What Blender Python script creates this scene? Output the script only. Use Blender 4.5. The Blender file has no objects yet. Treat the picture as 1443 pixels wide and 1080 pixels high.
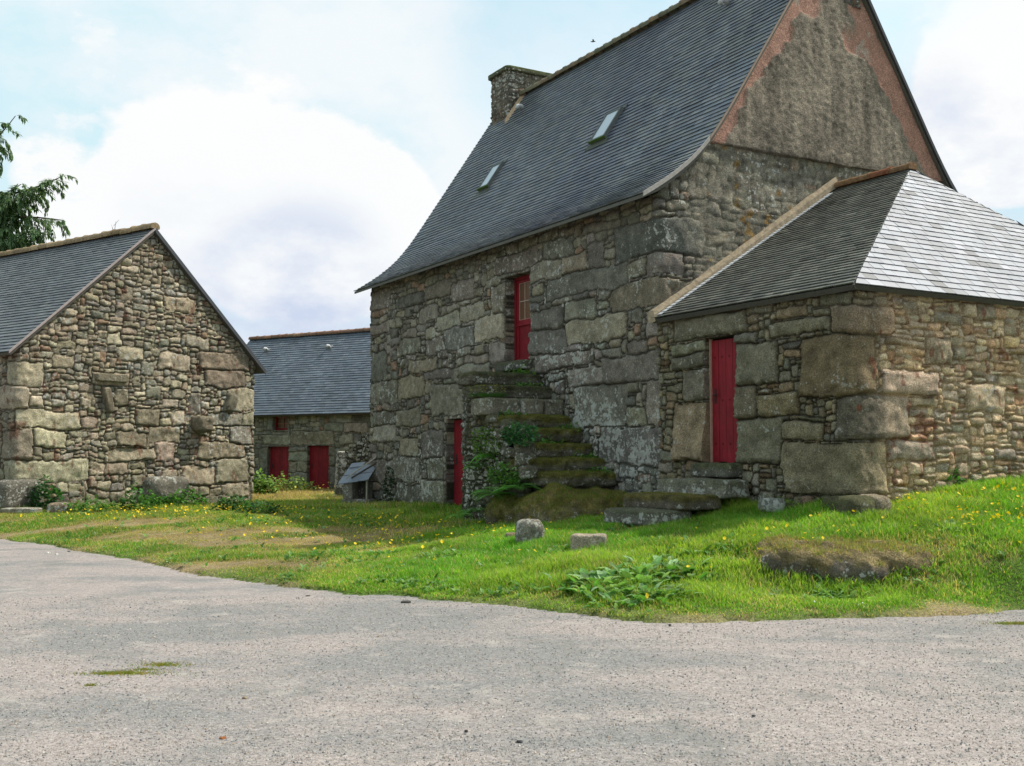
import bpy, math, random
import numpy as np
from mathutils import Matrix, Vector
SC = bpy.context.scene
COL = SC.collection
rng = np.random.default_rng(7)
R = math.radians

# ------------------------------------------------------------------ noise
def _hash(ix, iy, iz, seed):
    h = (ix.astype(np.int64) * 374761393 + iy.astype(np.int64) * 668265263 + iz.astype(np.int64) * 2147483647 + seed * 144665) & 0xffffffff
    h = ((h ^ (h >> 13)) * 1274126177) & 0xffffffff
    h = ((h ^ (h >> 16)) * 2246822519) & 0xffffffff
    h = h ^ (h >> 15)
    return (h & 0xffffff) / float(0xffffff) * 2 - 1

def vn(x, y, z=None, seed=0):
    x = np.asarray(x, float); y = np.asarray(y, float)
    z = np.zeros_like(x + y) if z is None else np.asarray(z, float)
    x, y, z = np.broadcast_arrays(x, y, z)
    ix, iy, iz = np.floor(x), np.floor(y), np.floor(z)
    fx, fy, fz = x - ix, y - iy, z - iz
    fx = fx * fx * (3 - 2 * fx); fy = fy * fy * (3 - 2 * fy); fz = fz * fz * (3 - 2 * fz)
    def L(a, b, t): return a + (b - a) * t
    c = lambda i, j, k: _hash(ix + i, iy + j, iz + k, seed)
    return L(L(L(c(0,0,0), c(1,0,0), fx), L(c(0,1,0), c(1,1,0), fx), fy),
             L(L(c(0,0,1), c(1,0,1), fx), L(c(0,1,1), c(1,1,1), fx), fy), fz)

def fbm(x, y, z=None, seed=0, o=4):
    s = 0; a = 1; t = 0
    zz = 0 if z is None else z
    for i in range(o):
        s = s + a * vn(np.asarray(x) * 2**i, np.asarray(y) * 2**i, np.asarray(zz) * 2**i, seed + i * 17); t += a; a *= .5
    return s / t

def sstep(a, b, x):
    t = np.clip((x - a) / (b - a), 0, 1); return t * t * (3 - 2 * t)

# ------------------------------------------------------------------ survey: turns a sight line into a point at a stated depth
F = 1545.; PT = math.atan(100 / F); EYE = 1.6
def ray(px, py):
    x = (px - 721.5) / F; y = (540 - py) / F
    return np.array((x, math.cos(PT) - y * math.sin(PT), math.sin(PT) + y * math.cos(PT)))
def atY(px, py, Y):
    r = ray(px, py); k = Y / r[1]; return np.array((r[0] * k, Y, EYE + r[2] * k))
def atZ(px, py, z):
    r = ray(px, py); k = (z - EYE) / r[2]; return np.array((r[0] * k, r[1] * k, z))
def onP(px, py, P, n):
    r = ray(px, py); k = (P[0] * n[0] + P[1] * n[1]) / (r[0] * n[0] + r[1] * n[1])
    return np.array((r[0] * k, r[1] * k, EYE + r[2] * k))
a30 = R(30)
U = np.array((-math.sin(a30), math.cos(a30))); NF = np.array((-math.cos(a30), -math.sin(a30)))
V = -NF; NG = -U
C = np.array((2.4027, 17.7))
def M2(t, g):          # farmhouse plan coordinates: t along the front away from the near corner, g into the house
    return C + U * t + V * g
def wf(px, py):
    q = onP(px, py, C, NF); return (q[:2] - C) @ U, q[2]
def wg(px, py):
    q = onP(px, py, C, NG); return (q[:2] - C) @ V, q[2]
AT = -4.08
A = M2(AT, 0)
def wr(px, py):
    q = onP(px, py, A, NG); return (q[:2] - A) @ V, q[2]
B = np.array((-10.861, 24.0)); VB = np.array((math.sin(R(35)), math.cos(R(35)))); NB = np.array((VB[1], -VB[0]))
def wb(px, py):
    q = onP(px, py, B, NB); return (q[:2] - B) @ VB, q[2]
K0 = np.array((-9.76, 41.5)); K1 = np.array((-4.96, 38.6)); UK = (K1 - K0) / np.linalg.norm(K1 - K0); NK = np.array((UK[1], -UK[0]))
def wk(px, py):
    q = onP(px, py, K0, NK); return (q[:2] - K0) @ UK, q[2]

# ------------------------------------------------------------------ objects
def prop(o, label=None, cat=None, group=None, kind=None):
    if label: o['label'] = label
    if cat: o['category'] = cat
    if group: o['group'] = group
    if kind: o['kind'] = kind
    return o
def thing(name, loc, label, cat, group=None):
    o = bpy.data.objects.new(name, None); COL.objects.link(o); o.empty_display_size = .2
    o.location = loc
    return prop(o, label, cat, group)
def mesh(name, verts, faces, mat, parent=None, col=None, smooth=False, facecol=None):
    """verts world Nx3; faces ndarray Mx3/Mx4 or list of tuples; col Nx4 per vertex"""
    verts = np.asarray(verts, np.float64)
    me = bpy.data.meshes.new(name)
    if isinstance(faces, np.ndarray):
        faces = [faces]
    if faces and isinstance(faces[0], np.ndarray):
        lt = np.concatenate([np.full(len(f), f.shape[1], np.int32) for f in faces])
        li = np.concatenate([f.reshape(-1) for f in faces]).astype(np.int32)
    else:
        lt = np.array([len(f) for f in faces], np.int32); li = np.array([i for f in faces for i in f], np.int32)
    ls = np.concatenate(([0], np.cumsum(lt)[:-1])).astype(np.int32)
    root = parent
    while root is not None and root.parent is not None: root = root.parent
    if root is not None: verts = verts - np.array(root.location)
    else:
        org = np.array((verts[:, 0].mean(), verts[:, 1].mean(), verts[:, 2].min())); verts = verts - org
    me.vertices.add(len(verts)); me.vertices.foreach_set('co', verts.astype(np.float32).ravel())
    me.loops.add(len(li)); me.loops.foreach_set('vertex_index', li)
    me.polygons.add(len(lt)); me.polygons.foreach_set('loop_start', ls); me.polygons.foreach_set('loop_total', lt)
    me.polygons.foreach_set('use_smooth', np.full(len(lt), bool(smooth)))
    if col is not None:
        ca = me.color_attributes.new('Col', 'FLOAT_COLOR', 'POINT')
        col = np.asarray(col, np.float32)
        if col.shape[1] == 3: col = np.concatenate([col, np.ones((len(col), 1), np.float32)], 1)
        ca.data.foreach_set('color', col.ravel())
    me.update(calc_edges=True); me.validate()
    if mat: me.materials.append(mat)
    o = bpy.data.objects.new(name, me); COL.objects.link(o)
    if parent is not None: o.parent = parent
    else: o.location = org
    return o

class MB:
    def __init__(s): s.v = []; s.f = []; s.c = []
    def add(s, v, f, c=None):
        n = len(s.v); v = [tuple(p) for p in v]
        s.v += v; s.f += [tuple(i + n for i in q) for q in f]
        if c is None: c = (1, 1, 1, 1)
        if np.ndim(c) == 1:
            c = list(c) + [1] * (4 - len(c)); s.c += [c] * len(v)
        else:
            s.c += [list(q) + [1] * (4 - len(q)) for q in c]
    def box(s, fr, x0, x1, y0, y1, z0, z1, c=None):
        v = [fr(x, y, z) for z in (z0, z1) for x, y in ((x0, y0), (x1, y0), (x1, y1), (x0, y1))]
        s.add(v, [(3,2,1,0), (4,5,6,7), (0,1,5,4), (1,2,6,5), (2,3,7,6), (3,0,4,7)], c)
    def tube(s, pts, rad, n=6, c=None):
        pts = [np.array(p, float) for p in pts]
        rad = rad if hasattr(rad, '__len__') else [rad] * len(pts)
        vs = []; fs = []
        for i, p in enumerate(pts):
            d = pts[min(i + 1, len(pts) - 1)] - pts[max(i - 1, 0)]; d /= (np.linalg.norm(d) + 1e-9)
            a = np.cross(d, (0, 0, 1) if abs(d[2]) < .9 else (1, 0, 0)); a /= np.linalg.norm(a); b = np.cross(d, a)
            for k in range(n):
                t = 2 * math.pi * k / n; vs.append(p + rad[i] * (a * math.cos(t) + b * math.sin(t)))
        for i in range(len(pts) - 1):
            for k in range(n):
                k2 = (k + 1) % n
                fs.append((i*n+k, i*n+k2, (i+1)*n+k2, (i+1)*n+k))
        fs.append(tuple(range(n))[::-1]); fs.append(tuple((len(pts)-1)*n + k for k in range(n)))
        s.add(vs, fs, c)
    def build(s, name, mat, parent=None, smooth=False):
        return mesh(name, s.v, s.f, mat, parent, s.c, smooth)

def frame(o, x, z0=0.):
    """local (x right, y inward, z up) to world; o plan point, x plan direction"""
    x = np.array(x); y = np.array((-x[1], x[0]))
    return lambda a, b, c: (o[0] + x[0]*a + y[0]*b, o[1] + x[1]*a + y[1]*b, z0 + c)

# ------------------------------------------------------------------ materials
def newmat(name):
    m = bpy.data.materials.new(name); m.use_nodes = True
    nt = m.node_tree; nt.nodes.clear()
    out = nt.nodes.new('ShaderNodeOutputMaterial'); bs = nt.nodes.new('ShaderNodeBsdfPrincipled')
    nt.links.new(bs.outputs[0], out.inputs[0])
    return m, nt, bs
def N(nt, typ, **kw):
    n = nt.nodes.new(typ)
    for k, v in kw.items():
        if k.startswith('i_'): n.inputs[k[2:].replace('_', ' ')].default_value = v
        else: setattr(n, k, v)
    return n
def noise(nt, scale, detail=4, rough=.55, vec=None):
    n = N(nt, 'ShaderNodeTexNoise'); n.inputs['Scale'].default_value = scale; n.inputs['Detail'].default_value = detail; n.inputs['Roughness'].default_value = rough
    if vec: nt.links.new(vec, n.inputs['Vector'])
    return n.outputs[0]
def ramp(nt, src, *stops):
    r = N(nt, 'ShaderNodeValToRGB'); e = r.color_ramp.elements
    while len(e) < len(stops): e.new(.5)
    for q, (p, c) in zip(e, stops):
        q.position = p; q.color = (c, c, c, 1) if not hasattr(c, '__len__') else tuple(c) + (1,)
    nt.links.new(src, r.inputs[0]); return r.outputs[0]
def mix(nt, fac, a, b, mode='MIX'):
    m = N(nt, 'ShaderNodeMix', data_type='RGBA', blend_type=mode)
    for sock, v in ((m.inputs[0], fac), (m.inputs[6], a), (m.inputs[7], b)):
        if isinstance(v, (int, float)): sock.default_value = v
        elif isinstance(v, tuple): sock.default_value = tuple(v) + (1,)
        else: nt.links.new(v, sock)
    return m.outputs[2]
def math_(nt, op, a, b=0.):
    m = N(nt, 'ShaderNodeMath', operation=op)
    for s, v in ((m.inputs[0], a), (m.inputs[1], b)):
        if isinstance(v, (int, float)): s.default_value = v
        else: nt.links.new(v, s)
    return m.outputs[0]
def bump(nt, bs, h, strength, dist):
    b = N(nt, 'ShaderNodeBump'); b.inputs['Strength'].default_value = strength; b.inputs['Distance'].default_value = dist
    nt.links.new(h, b.inputs['Height']); nt.links.new(b.outputs[0], bs.inputs['Normal'])

def stone_mat(name, lich=(.47, .47, .43), lich_lo=.56, fine=55, dark=.35):
    m, nt, bs = newmat(name)
    at = N(nt, 'ShaderNodeAttribute', attribute_name='Col')
    co = N(nt, 'ShaderNodeTexCoord').outputs['Object']
    f1 = noise(nt, fine, 5, .7, co); f2 = noise(nt, 7, 5, .6, co); f3 = noise(nt, 19, 9, .74, co); f5 = noise(nt, 2.6, 4, .6, co); f4 = noise(nt, 130, 3, .6, co)
    c = mix(nt, 1., at.outputs['Color'], ramp(nt, f1, (.3, .42), (.5, .95), (.7, 1.7)), 'MULTIPLY')
    c = mix(nt, 1., c, ramp(nt, f2, (.3, 1 - dark), (.65, 1.15)), 'MULTIPLY')
    c = mix(nt, 1., c, ramp(nt, f4, (.3, .7), (.7, 1.3)), 'MULTIPLY')
    f6 = noise(nt, 9, 6, .62, co); v6 = N(nt, 'ShaderNodeTexVoronoi', feature='F1'); v6.inputs['Scale'].default_value = 24; nt.links.new(mix(nt, .06, co, N(nt, 'ShaderNodeTexNoise').outputs[1]), v6.inputs['Vector'])
    thr = math_(nt, 'ADD', math_(nt, 'ADD', math_(nt, 'MULTIPLY', f6, .62), math_(nt, 'MULTIPLY', f5, .3)), math_(nt, 'MULTIPLY', f3, .16))
    thr = math_(nt, 'ADD', thr, math_(nt, 'MULTIPLY', math_(nt, 'SUBTRACT', at.outputs['Alpha'], .55), .14)); thr = math_(nt, 'ADD', thr, math_(nt, 'MULTIPLY', math_(nt, 'SUBTRACT', .3, v6.outputs['Distance']), .16))
    l = math_(nt, 'MULTIPLY', ramp(nt, thr, (lich_lo + .055, 0.), (lich_lo + .095, .9)), math_(nt, 'MINIMUM', math_(nt, 'MULTIPLY', at.outputs['Alpha'], 2.2), 1.))
    c = mix(nt, l, c, lich)
    nt.links.new(c, bs.inputs['Base Color']); bs.inputs['Roughness'].default_value = .92
    bs.inputs['Specular IOR Level'].default_value = .25
    h = math_(nt, 'ADD', math_(nt, 'MULTIPLY', f1, .7), math_(nt, 'MULTIPLY', f3, 1.6))
    bump(nt, bs, h, 1., .032)
    return m
def slate_mat(name, rough=.5, spec=.5, streak=True):
    m, nt, bs = newmat(name)
    at = N(nt, 'ShaderNodeAttribute', attribute_name='Col')
    co = N(nt, 'ShaderNodeTexCoord').outputs['Object']
    f1 = noise(nt, 25, 5, .7, co); f2 = noise(nt, .9, 5, .6, co); f3 = noise(nt, 90, 3, .6, co)
    c = mix(nt, 1., at.outputs['Color'], ramp(nt, f1, (.3, .75), (.7, 1.25)), 'MULTIPLY')
    c = mix(nt, 1., c, ramp(nt, f2, (.35, .85), (.65, 1.12)), 'MULTIPLY')
    l = math_(nt, 'MULTIPLY', ramp(nt, noise(nt, 14, 7, .7, co), (.6, 0.), (.7, 1.)), at.outputs['Alpha'])
    c = mix(nt, l, c, (.16, .15, .08))
    nt.links.new(c, bs.inputs['Base Color'])
    nt.links.new(ramp(nt, f1, (.3, rough - .08), (.7, rough + .12)), bs.inputs['Roughness'])
    bs.inputs['Specular IOR Level'].default_value = spec
    bump(nt, bs, math_(nt, 'ADD', f1, f3), .25, .0025)
    return m
def vcol_mat(name, rough=.8, spec=.3, var=.3, scale=20, bumps=.3, trans=0., bd=.004):
    m, nt, bs = newmat(name)
    at = N(nt, 'ShaderNodeAttribute', attribute_name='Col')
    co = N(nt, 'ShaderNodeTexCoord').outputs['Object']
    f1 = noise(nt, scale, 5, .65, co)
    c = mix(nt, 1., at.outputs['Color'], ramp(nt, f1, (.3, 1 - var), (.7, 1 + var)), 'MULTIPLY')
    nt.links.new(c, bs.inputs['Base Color']); bs.inputs['Roughness'].default_value = rough
    bs.inputs['Specular IOR Level'].default_value = spec
    if bumps: bump(nt, bs, f1, bumps, bd)
    if trans:
        tr = N(nt, 'ShaderNodeBsdfTranslucent'); ms = N(nt, 'ShaderNodeMixShader'); ms.inputs[0].default_value = trans
        nt.links.new(mix(nt, 1., c, (1.5, 1.6, .7), 'MULTIPLY'), tr.inputs[0])
        out = [n for n in nt.nodes if n.type == 'OUTPUT_MATERIAL'][0]
        nt.links.new(bs.outputs[0], ms.inputs[1]); nt.links.new(tr.outputs[0], ms.inputs[2]); nt.links.new(ms.outputs[0], out.inputs[0])
    return m
M_STONE = stone_mat('granite rubble', (.52, .52, .47), .50)
M_WARM = stone_mat('warm rubble', lich_lo=.6, dark=.25)
M_SLATE = slate_mat('slate', .44, .5)
M_HIP = slate_mat('sheen slate', .54, .36)
M_LEAF = vcol_mat('leaf', .65, .22, .3, 30, 0, .35)
M_GRASS = vcol_mat('grass', .6, .3, .15, 3, 0, .45)
M_FLOWER = vcol_mat('petal', .6, .2, .1, 30, 0, .2)
M_PLAIN = vcol_mat('weathered', .75, .3, .18, 18, .3)
M_MORTAR = vcol_mat('lime mortar', .95, .15, .35, 14, .7, 0, .02)
M_BARK = vcol_mat('bark', .95, .1, .4, 25, .8, 0, .02)
def paint_mat():
    m, nt, bs = newmat('painted wood'); at = N(nt, 'ShaderNodeAttribute', attribute_name='Col'); co = N(nt, 'ShaderNodeTexCoord').outputs['Object']
    mp = N(nt, 'ShaderNodeMapping'); mp.inputs['Scale'].default_value = (16, 16, 1.1); nt.links.new(co, mp.inputs[0])
    s = noise(nt, 2.2, 6, .7, mp.outputs[0]); b = noise(nt, 3, 4, .6, co); g = noise(nt, 45, 3, .6, co)
    c = mix(nt, 1., at.outputs['Color'], ramp(nt, s, (.3, .68), (.7, 1.25)), 'MULTIPLY'); c = mix(nt, 1., c, ramp(nt, b, (.3, .75), (.7, 1.2)), 'MULTIPLY')
    c = mix(nt, ramp(nt, math_(nt, 'ADD', math_(nt, 'MULTIPLY', s, .6), math_(nt, 'MULTIPLY', g, .4)), (.60, 0.), (.68, .5)), c, (.33, .13, .12))
    nt.links.new(c, bs.inputs['Base Color']); bs.inputs['Roughness'].default_value = .62; bs.inputs['Specular IOR Level'].default_value = .25; bump(nt, bs, s, .4, .003); return m
M_PAINT = paint_mat()

def glass():
    m, nt, bs = newmat('window glass')
    bs.inputs['Base Color'].default_value = (.14, .07, .035, 1); bs.inputs['Roughness'].default_value = .3; bs.inputs['Specular IOR Level'].default_value = .4
    return m
M_GLASS = glass()
def skyglass():
    m, nt, bs = newmat('skylight glass')
    bs.inputs['Base Color'].default_value = (.42, .48, .52, 1); bs.inputs['Roughness'].default_value = .2; bs.inputs['Specular IOR Level'].default_value = 1.
    return m
M_SKYG = skyglass()

# ------------------------------------------------------------------ masonry
def layout(s0, s1, z0, z1, c, keys, bigs, fill, rg):
    nx = int(math.ceil((s1 - s0) / c)); nz = int(math.ceil((z1 - z0) / c))
    occ = -np.ones((nx, nz), int); rects = []
    def put(i0, i1, j0, j1, key=0):
        occ[i0:i1, j0:j1] = len(rects); rects.append((s0 + i0*c, s0 + i1*c, z0 + j0*c, z0 + j1*c, key))
    for k in keys:
        i0 = int(round((k[0]-s0)/c)); i1 = int(round((k[1]-s0)/c)); j0 = int(round((k[2]-z0)/c)); j1 = int(round((k[3]-z0)/c))
        i0, i1, j0, j1 = max(i0, 0), min(max(i1, i0+1), nx), max(j0, 0), min(max(j1, j0+1), nz)
        if i1 <= i0 or j1 <= j0: continue
        # shrink away from stones already there
        while i1 > i0 and (occ[i0, j0:j1] >= 0).mean() > .5: i0 += 1
        while i1 > i0 and (occ[i1-1, j0:j1] >= 0).mean() > .5: i1 -= 1
        if i1 <= i0: continue
        while j1 > j0 and (occ[i0:i1, j0] >= 0).any(): j0 += 1
        while j1 > j0 and (occ[i0:i1, j1-1] >= 0).any(): j1 -= 1
        if i1 > i0 and j1 > j0 and not (occ[i0:i1, j0:j1] >= 0).any(): put(i0, i1, j0, j1, 1)
    for n, fw, fh, test in bigs:
        for _ in range(n):
            i = rg.integers(0, nx); j = rg.integers(0, nz)
            if test and not test(s0 + i*c, z0 + j*c): continue
            w = max(2, int(rg.uniform(*fw)/c)); h = max(1, int(rg.uniform(*fh)/c))
            if i + w > nx or j + h > nz or (occ[i:i+w, j:j+h] >= 0).any(): continue
            put(i, i+w, j, j+h)
    for j in range(nz):
        i = 0
        while i < nx:
            if occ[i, j] >= 0: i += 1; continue
            run = 1
            while i + run < nx and occ[i+run, j] < 0 and run < 60: run += 1
            w, h = fill(s0 + i*c, z0 + j*c, rg); w = max(1, int(round(w/c))); h = max(1, int(round(h/c)))
            if run - w < 2: w = run if run < w*1.6 else w
            w = min(w, run)
            hh = 1
            while hh < h and j + hh < nz and not (occ[i:i+w, j+hh] >= 0).any(): hh += 1
            put(i, i+w, j, j+hh); i += w
    return occ, np.array(rects)

def masonry(path, sarr, zarr, base_z, cell, keys, bigs, fill, pal, seed, top=None, openings=(), bulge=(.02, .05), mortar=(.12, .10, .075),
            warp=.035, rust=.06, lichen=None, rr=.10, gap=.008, closed=False, flush=None, tint=None, cut=.55, gain=1., vary=.28, keyb=0., mort=None):
    """returns verts, faces, cols for a rubble wall unrolled along a plan path"""
    rg = np.random.default_rng(seed)
    path = np.array(path, float); seg = path[1:] - path[:-1]; sl = np.linalg.norm(seg, axis=1); cum = np.concatenate(([0], np.cumsum(sl)))
    nrm = np.stack([seg[:, 1], -seg[:, 0]], 1) / sl[:, None]
    def pos(s):
        k = np.clip(np.searchsorted(cum, s, side='right') - 1, 0, len(sl) - 1); f = (s - cum[k]) / sl[k]
        return path[k] + seg[k] * f[:, None], nrm[k]
    P = 0; Nn = 0; offs = np.linspace(-rr, rr, 9)
    for o_ in offs:
        ss = sarr + o_
        if closed: ss = np.mod(ss, cum[-1])
        p, n = pos(ss); P = P + p; Nn = Nn + n
    P = P / 9; Nn = Nn / np.linalg.norm(Nn, axis=1)[:, None]
    s0, s1 = sarr[0] - .5, sarr[-1] + .5; z0, z1 = zarr[0] - .3, zarr[-1] + .3
    occ, rc = layout(s0, s1, z0, z1, cell, keys, bigs, fill, rg)
    S, Z = np.meshgrid(sarr, zarr, indexing='ij')
    if top is not None:
        T = np.array([top(q) for q in sarr])[:, None]; Z = np.minimum(Z, T + 0 * Z)
    ws = S + warp * vn(S / .5, Z / .5, None, seed) + warp * .35 * vn(S / .13, Z / .13, None, seed + 3)
    wz = Z + warp * 1.1 * vn(S / .6, Z / .45, None, seed + 5) + warp * .35 * vn(S / .12, Z / .12, None, seed + 6)
    n = len(rc); cA = (rc[:, 0] + rc[:, 1]) / 2; cZ = (rc[:, 2] + rc[:, 3]) / 2; hA = (rc[:, 1] - rc[:, 0]) / 2; hZ = (rc[:, 3] - rc[:, 2]) / 2; ky = rc[:, 4]
    jt = rg.normal(0, .13, (n, 2)) * (1 - .8 * ky)[:, None]; cAj = cA + jt[:, 0] * hA; cZj = cZ + jt[:, 1] * hZ
    rt = rg.normal(0, .11, n) * (1 - .6 * ky) * np.minimum(1, 1.6 * hZ / hA + .2); cs_, sn_ = np.cos(rt), np.sin(rt)
    grow = 1 + rg.normal(0, .05, n) * (1 - ky) + .03 * ky; pn = np.where(ky > 0, 9., rg.uniform(2.6, 6, n)) * 1.
    asym = rg.uniform(-.35, .35, n) * (1 - .7 * ky)
    best = np.full(S.shape, 9e9); bid = np.zeros(S.shape, int); sec = np.full(S.shape, 9e9); sg_ = np.zeros(S.shape); bg_ = np.zeros(S.shape)
    def score(q):
        x = ws - cAj[q]; z = wz - cZj[q]; X_ = x * cs_[q] + z * sn_[q]; Z_ = -x * sn_[q] + z * cs_[q]
        a = hA[q] * (1 + asym[q] * Z_ / hZ[q] * .45) * grow[q]; a = np.maximum(a, hA[q] * .4); b = hZ[q] * grow[q]
        u1 = np.abs(X_) / a + 1e-4; u2 = np.abs(Z_) / b + 1e-4; p = pn[q]; s_ = (u1**p + u2**p)**(1 / p)
        g = np.hypot((u1 / s_)**(p - 1) / a, (u2 / s_)**(p - 1) / b); return s_, g
    for oi, oj in [(0,0),(1,0),(-1,0),(0,1),(0,-1),(2,0),(-2,0),(0,2),(0,-2),(1,1),(-1,1),(1,-1),(-1,-1),(3,0),(-3,0),(2,1),(-2,1),(2,-1),(-2,-1)]:
        q = occ[np.clip(((ws - s0) / cell + oi).astype(int), 0, occ.shape[0]-1), np.clip(((wz - z0) / cell + oj).astype(int), 0, occ.shape[1]-1)]
        s_, g = score(q); isb = (s_ < best) & (q != bid); first = best > 8e9
        upd = (s_ < best); same = (q == bid) & ~first
        u = upd & ~same; sec = np.where(u & ~first, best, sec); sg_ = np.where(u & ~first, bg_, sg_)
        m2 = ~upd & ~same & (s_ < sec); sec = np.where(m2, s_, sec); sg_ = np.where(m2, g, sg_)
        best = np.where(u, s_, best); bg_ = np.where(u, g, bg_); bid = np.where(u, q, bid)
    sid = bid; r = rc[sid]; ha = hA[sid]; hz = hZ[sid]
    px = ws - cAj[sid]; pz = wz - cZj[sid]
    d = np.where(sec < 8e9, (sec - best) / (sg_ + bg_ + 1e-6), .1); d = np.minimum(d, .5 * np.minimum(ha, hz) + .02) - gap * .8 - rg.uniform(-.002, .005, n)[sid] - (.05 * keyb + .003) * ky[sid] + .004 * vn(S / .04, Z / .04, None, seed + 40)
    bl = rg.uniform(bulge[0], bulge[1], n)[sid] * (1 - .1 * r[..., 4])
    h = np.where(d > 0, bl * (1 - np.exp(-np.maximum(d, 0) / .009)) + .014 * vn(S / .09, Z / .09, None, seed + 9) + .012 * vn(S / .17, Z / .15, sid * 1.3, seed + 8) + .003 * np.minimum(np.maximum(d, 0) / .06, 1.5)
                 + .02 * vn(S / .25, Z / .25, sid * 3.7, seed + 11) * np.clip(d / .04, 0, 1),
                 -.022 * np.clip(-d / .012, 0, 1) + .006 * vn(S / .05, Z / .05, None, seed + 10))
    h = h + keyb * ky[sid] * (1 - np.exp(-np.maximum(d, 0) / .035))
    # tilted faces
    h = h + np.where(d > 0, (rg.normal(0, .06, n)[sid] * pz + rg.normal(0, .035, n)[sid] * px) * np.clip(d / .03, 0, 1), 0)
    fl = 0
    if flush is not None:
        fl = flush(S, Z); h = h * (1 - fl) + fl * (.025 + .018 * fbm(S / .12, Z / .12, None, seed + 21, 3))
    h = h + .03 * fbm(S / 1.6, Z / 1.3, None, seed + 12, 2)
    # colours
    pal = np.array(pal); pi = rg.integers(0, len(pal), n); base = pal[pi] * rg.uniform(1 - vary, 1 + vary, (n, 1)) * (1 + rg.normal(0, .025, (n, 3)))
    rus = (rg.random(n) < rust) & (rc[:, 4] == 0); base = base * gain; base[rus] = np.array((.21, .14, .095)) * gain * rg.uniform(.7, 1.2, (rus.sum(), 1))
    col = base[sid]
    cm = sstep(-.002, .014, d)[..., None]
    col = np.array(mortar) * (1 + .25 * vn(S / .2, Z / .2, None, seed + 14))[..., None] * (1. if mort is None else mort(S, Z)[..., None]) * (1 - cm) + col * cm
    if flush is not None:
        fc = np.array((.30, .27, .205)) * (1 + 1.0 * fbm(S / .16, Z / .09, None, seed + 22, 4))[..., None]
        col = col * (1 - fl[..., None] * .75) + fc * fl[..., None] * .75
    col = col * (1 + .18 * fbm(S / 1.2, Z / .9, None, seed + 15, 3))[..., None]
    col = col * (1 + .4 * fbm(S / .20, Z / .16, sid * 2.1, seed + 30, 4))[..., None]
    damp = sstep(.5, 0., Z - base_z - .25 * vn(S / .7, Z * 0, None, seed + 16)) * .45
    col = col * (1 - damp[..., None]) + np.array((.05, .06, .03)) * damp[..., None]
    if tint is not None: col = tint(S, Z, col)
    lic = (.35 + .65 * sstep(-.1, .45, fbm(S / 1.1, Z / .8, None, seed + 19, 3)))
    if lichen is not None: lic = lichen(S, Z, lic)
    lic = lic * cm[..., 0]
    ok = np.ones((len(sarr) - 1, len(zarr) - 1), bool)
    if top is not None:
        zz = zarr[None, :-1]; Tm = np.maximum(T[:-1], T[1:]); ok &= zz < Tm
    ns, nz = len(sarr), len(zarr)
    X = P[:, None, 0] + Nn[:, None, 0] * h; Y = P[:, None, 1] + Nn[:, None, 1] * h
    verts = np.stack([X, Y, Z], -1).reshape(-1, 3); cols = np.concatenate([col, lic[..., None]], -1).reshape(-1, 4)
    idx = np.arange(ns * nz).reshape(ns, nz)
    extra_v, extra_c, extra_f = [], [], []; base = ns * nz
    for (a0, a1, b0, b1, dep) in openings:
        i0 = int(np.argmin(abs(sarr - a0))); i1 = int(np.argmin(abs(sarr - a1))); j0 = int(np.argmin(abs(zarr - b0))); j1 = int(np.argmin(abs(zarr - b1)))
        ok[i0:i1, j0:j1] = False
        loop = [(i0, j) for j in range(j0, j1)] + [(i, j1) for i in range(i0, i1)] + [(i1, j) for j in range(j1, j0, -1)] + [(i, j0) for i in range(i1, i0, -1)]
        L = len(loop); ds = [0, .06, .2, dep]; st = base + len(extra_v)
        for q, dd in enumerate(ds):
            for (i, j) in loop:
                v = verts[idx[i, j]].copy()
                if q: 
                    v[:2] = P[i] - Nn[i] * dd
                extra_v.append(v); extra_c.append(cols[idx[i, j]] * (1 if q == 0 else .85))
        for q in range(len(ds) - 1):
            for k in range(L):
                k2 = (k + 1) % L
                extra_f.append((st + q*L + k, st + q*L + k2, st + (q+1)*L + k2, st + (q+1)*L + k))
    ii, jj = np.nonzero(ok)
    f = np.stack([idx[ii, jj], idx[ii+1, jj], idx[ii+1, jj+1], idx[ii, jj+1]], 1)
    if extra_v:
        verts = np.concatenate([verts, np.array(extra_v)]); cols = np.concatenate([cols, np.array(extra_c)]); f = np.concatenate([f, np.array(extra_f)])
    return verts, f, cols

def key_px(lst, conv, off=0., sgn=1):
    out = []
    for (x0, x1, yt, yb) in lst:
        xm = (x0 + x1) / 2
        sa, sb = off + sgn * conv(x0, yb)[0], off + sgn * conv(x1, yb)[0]
        out.append((min(sa, sb), max(sa, sb), conv(xm, yb)[1], conv(xm, yt)[1]))
    return out

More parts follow.
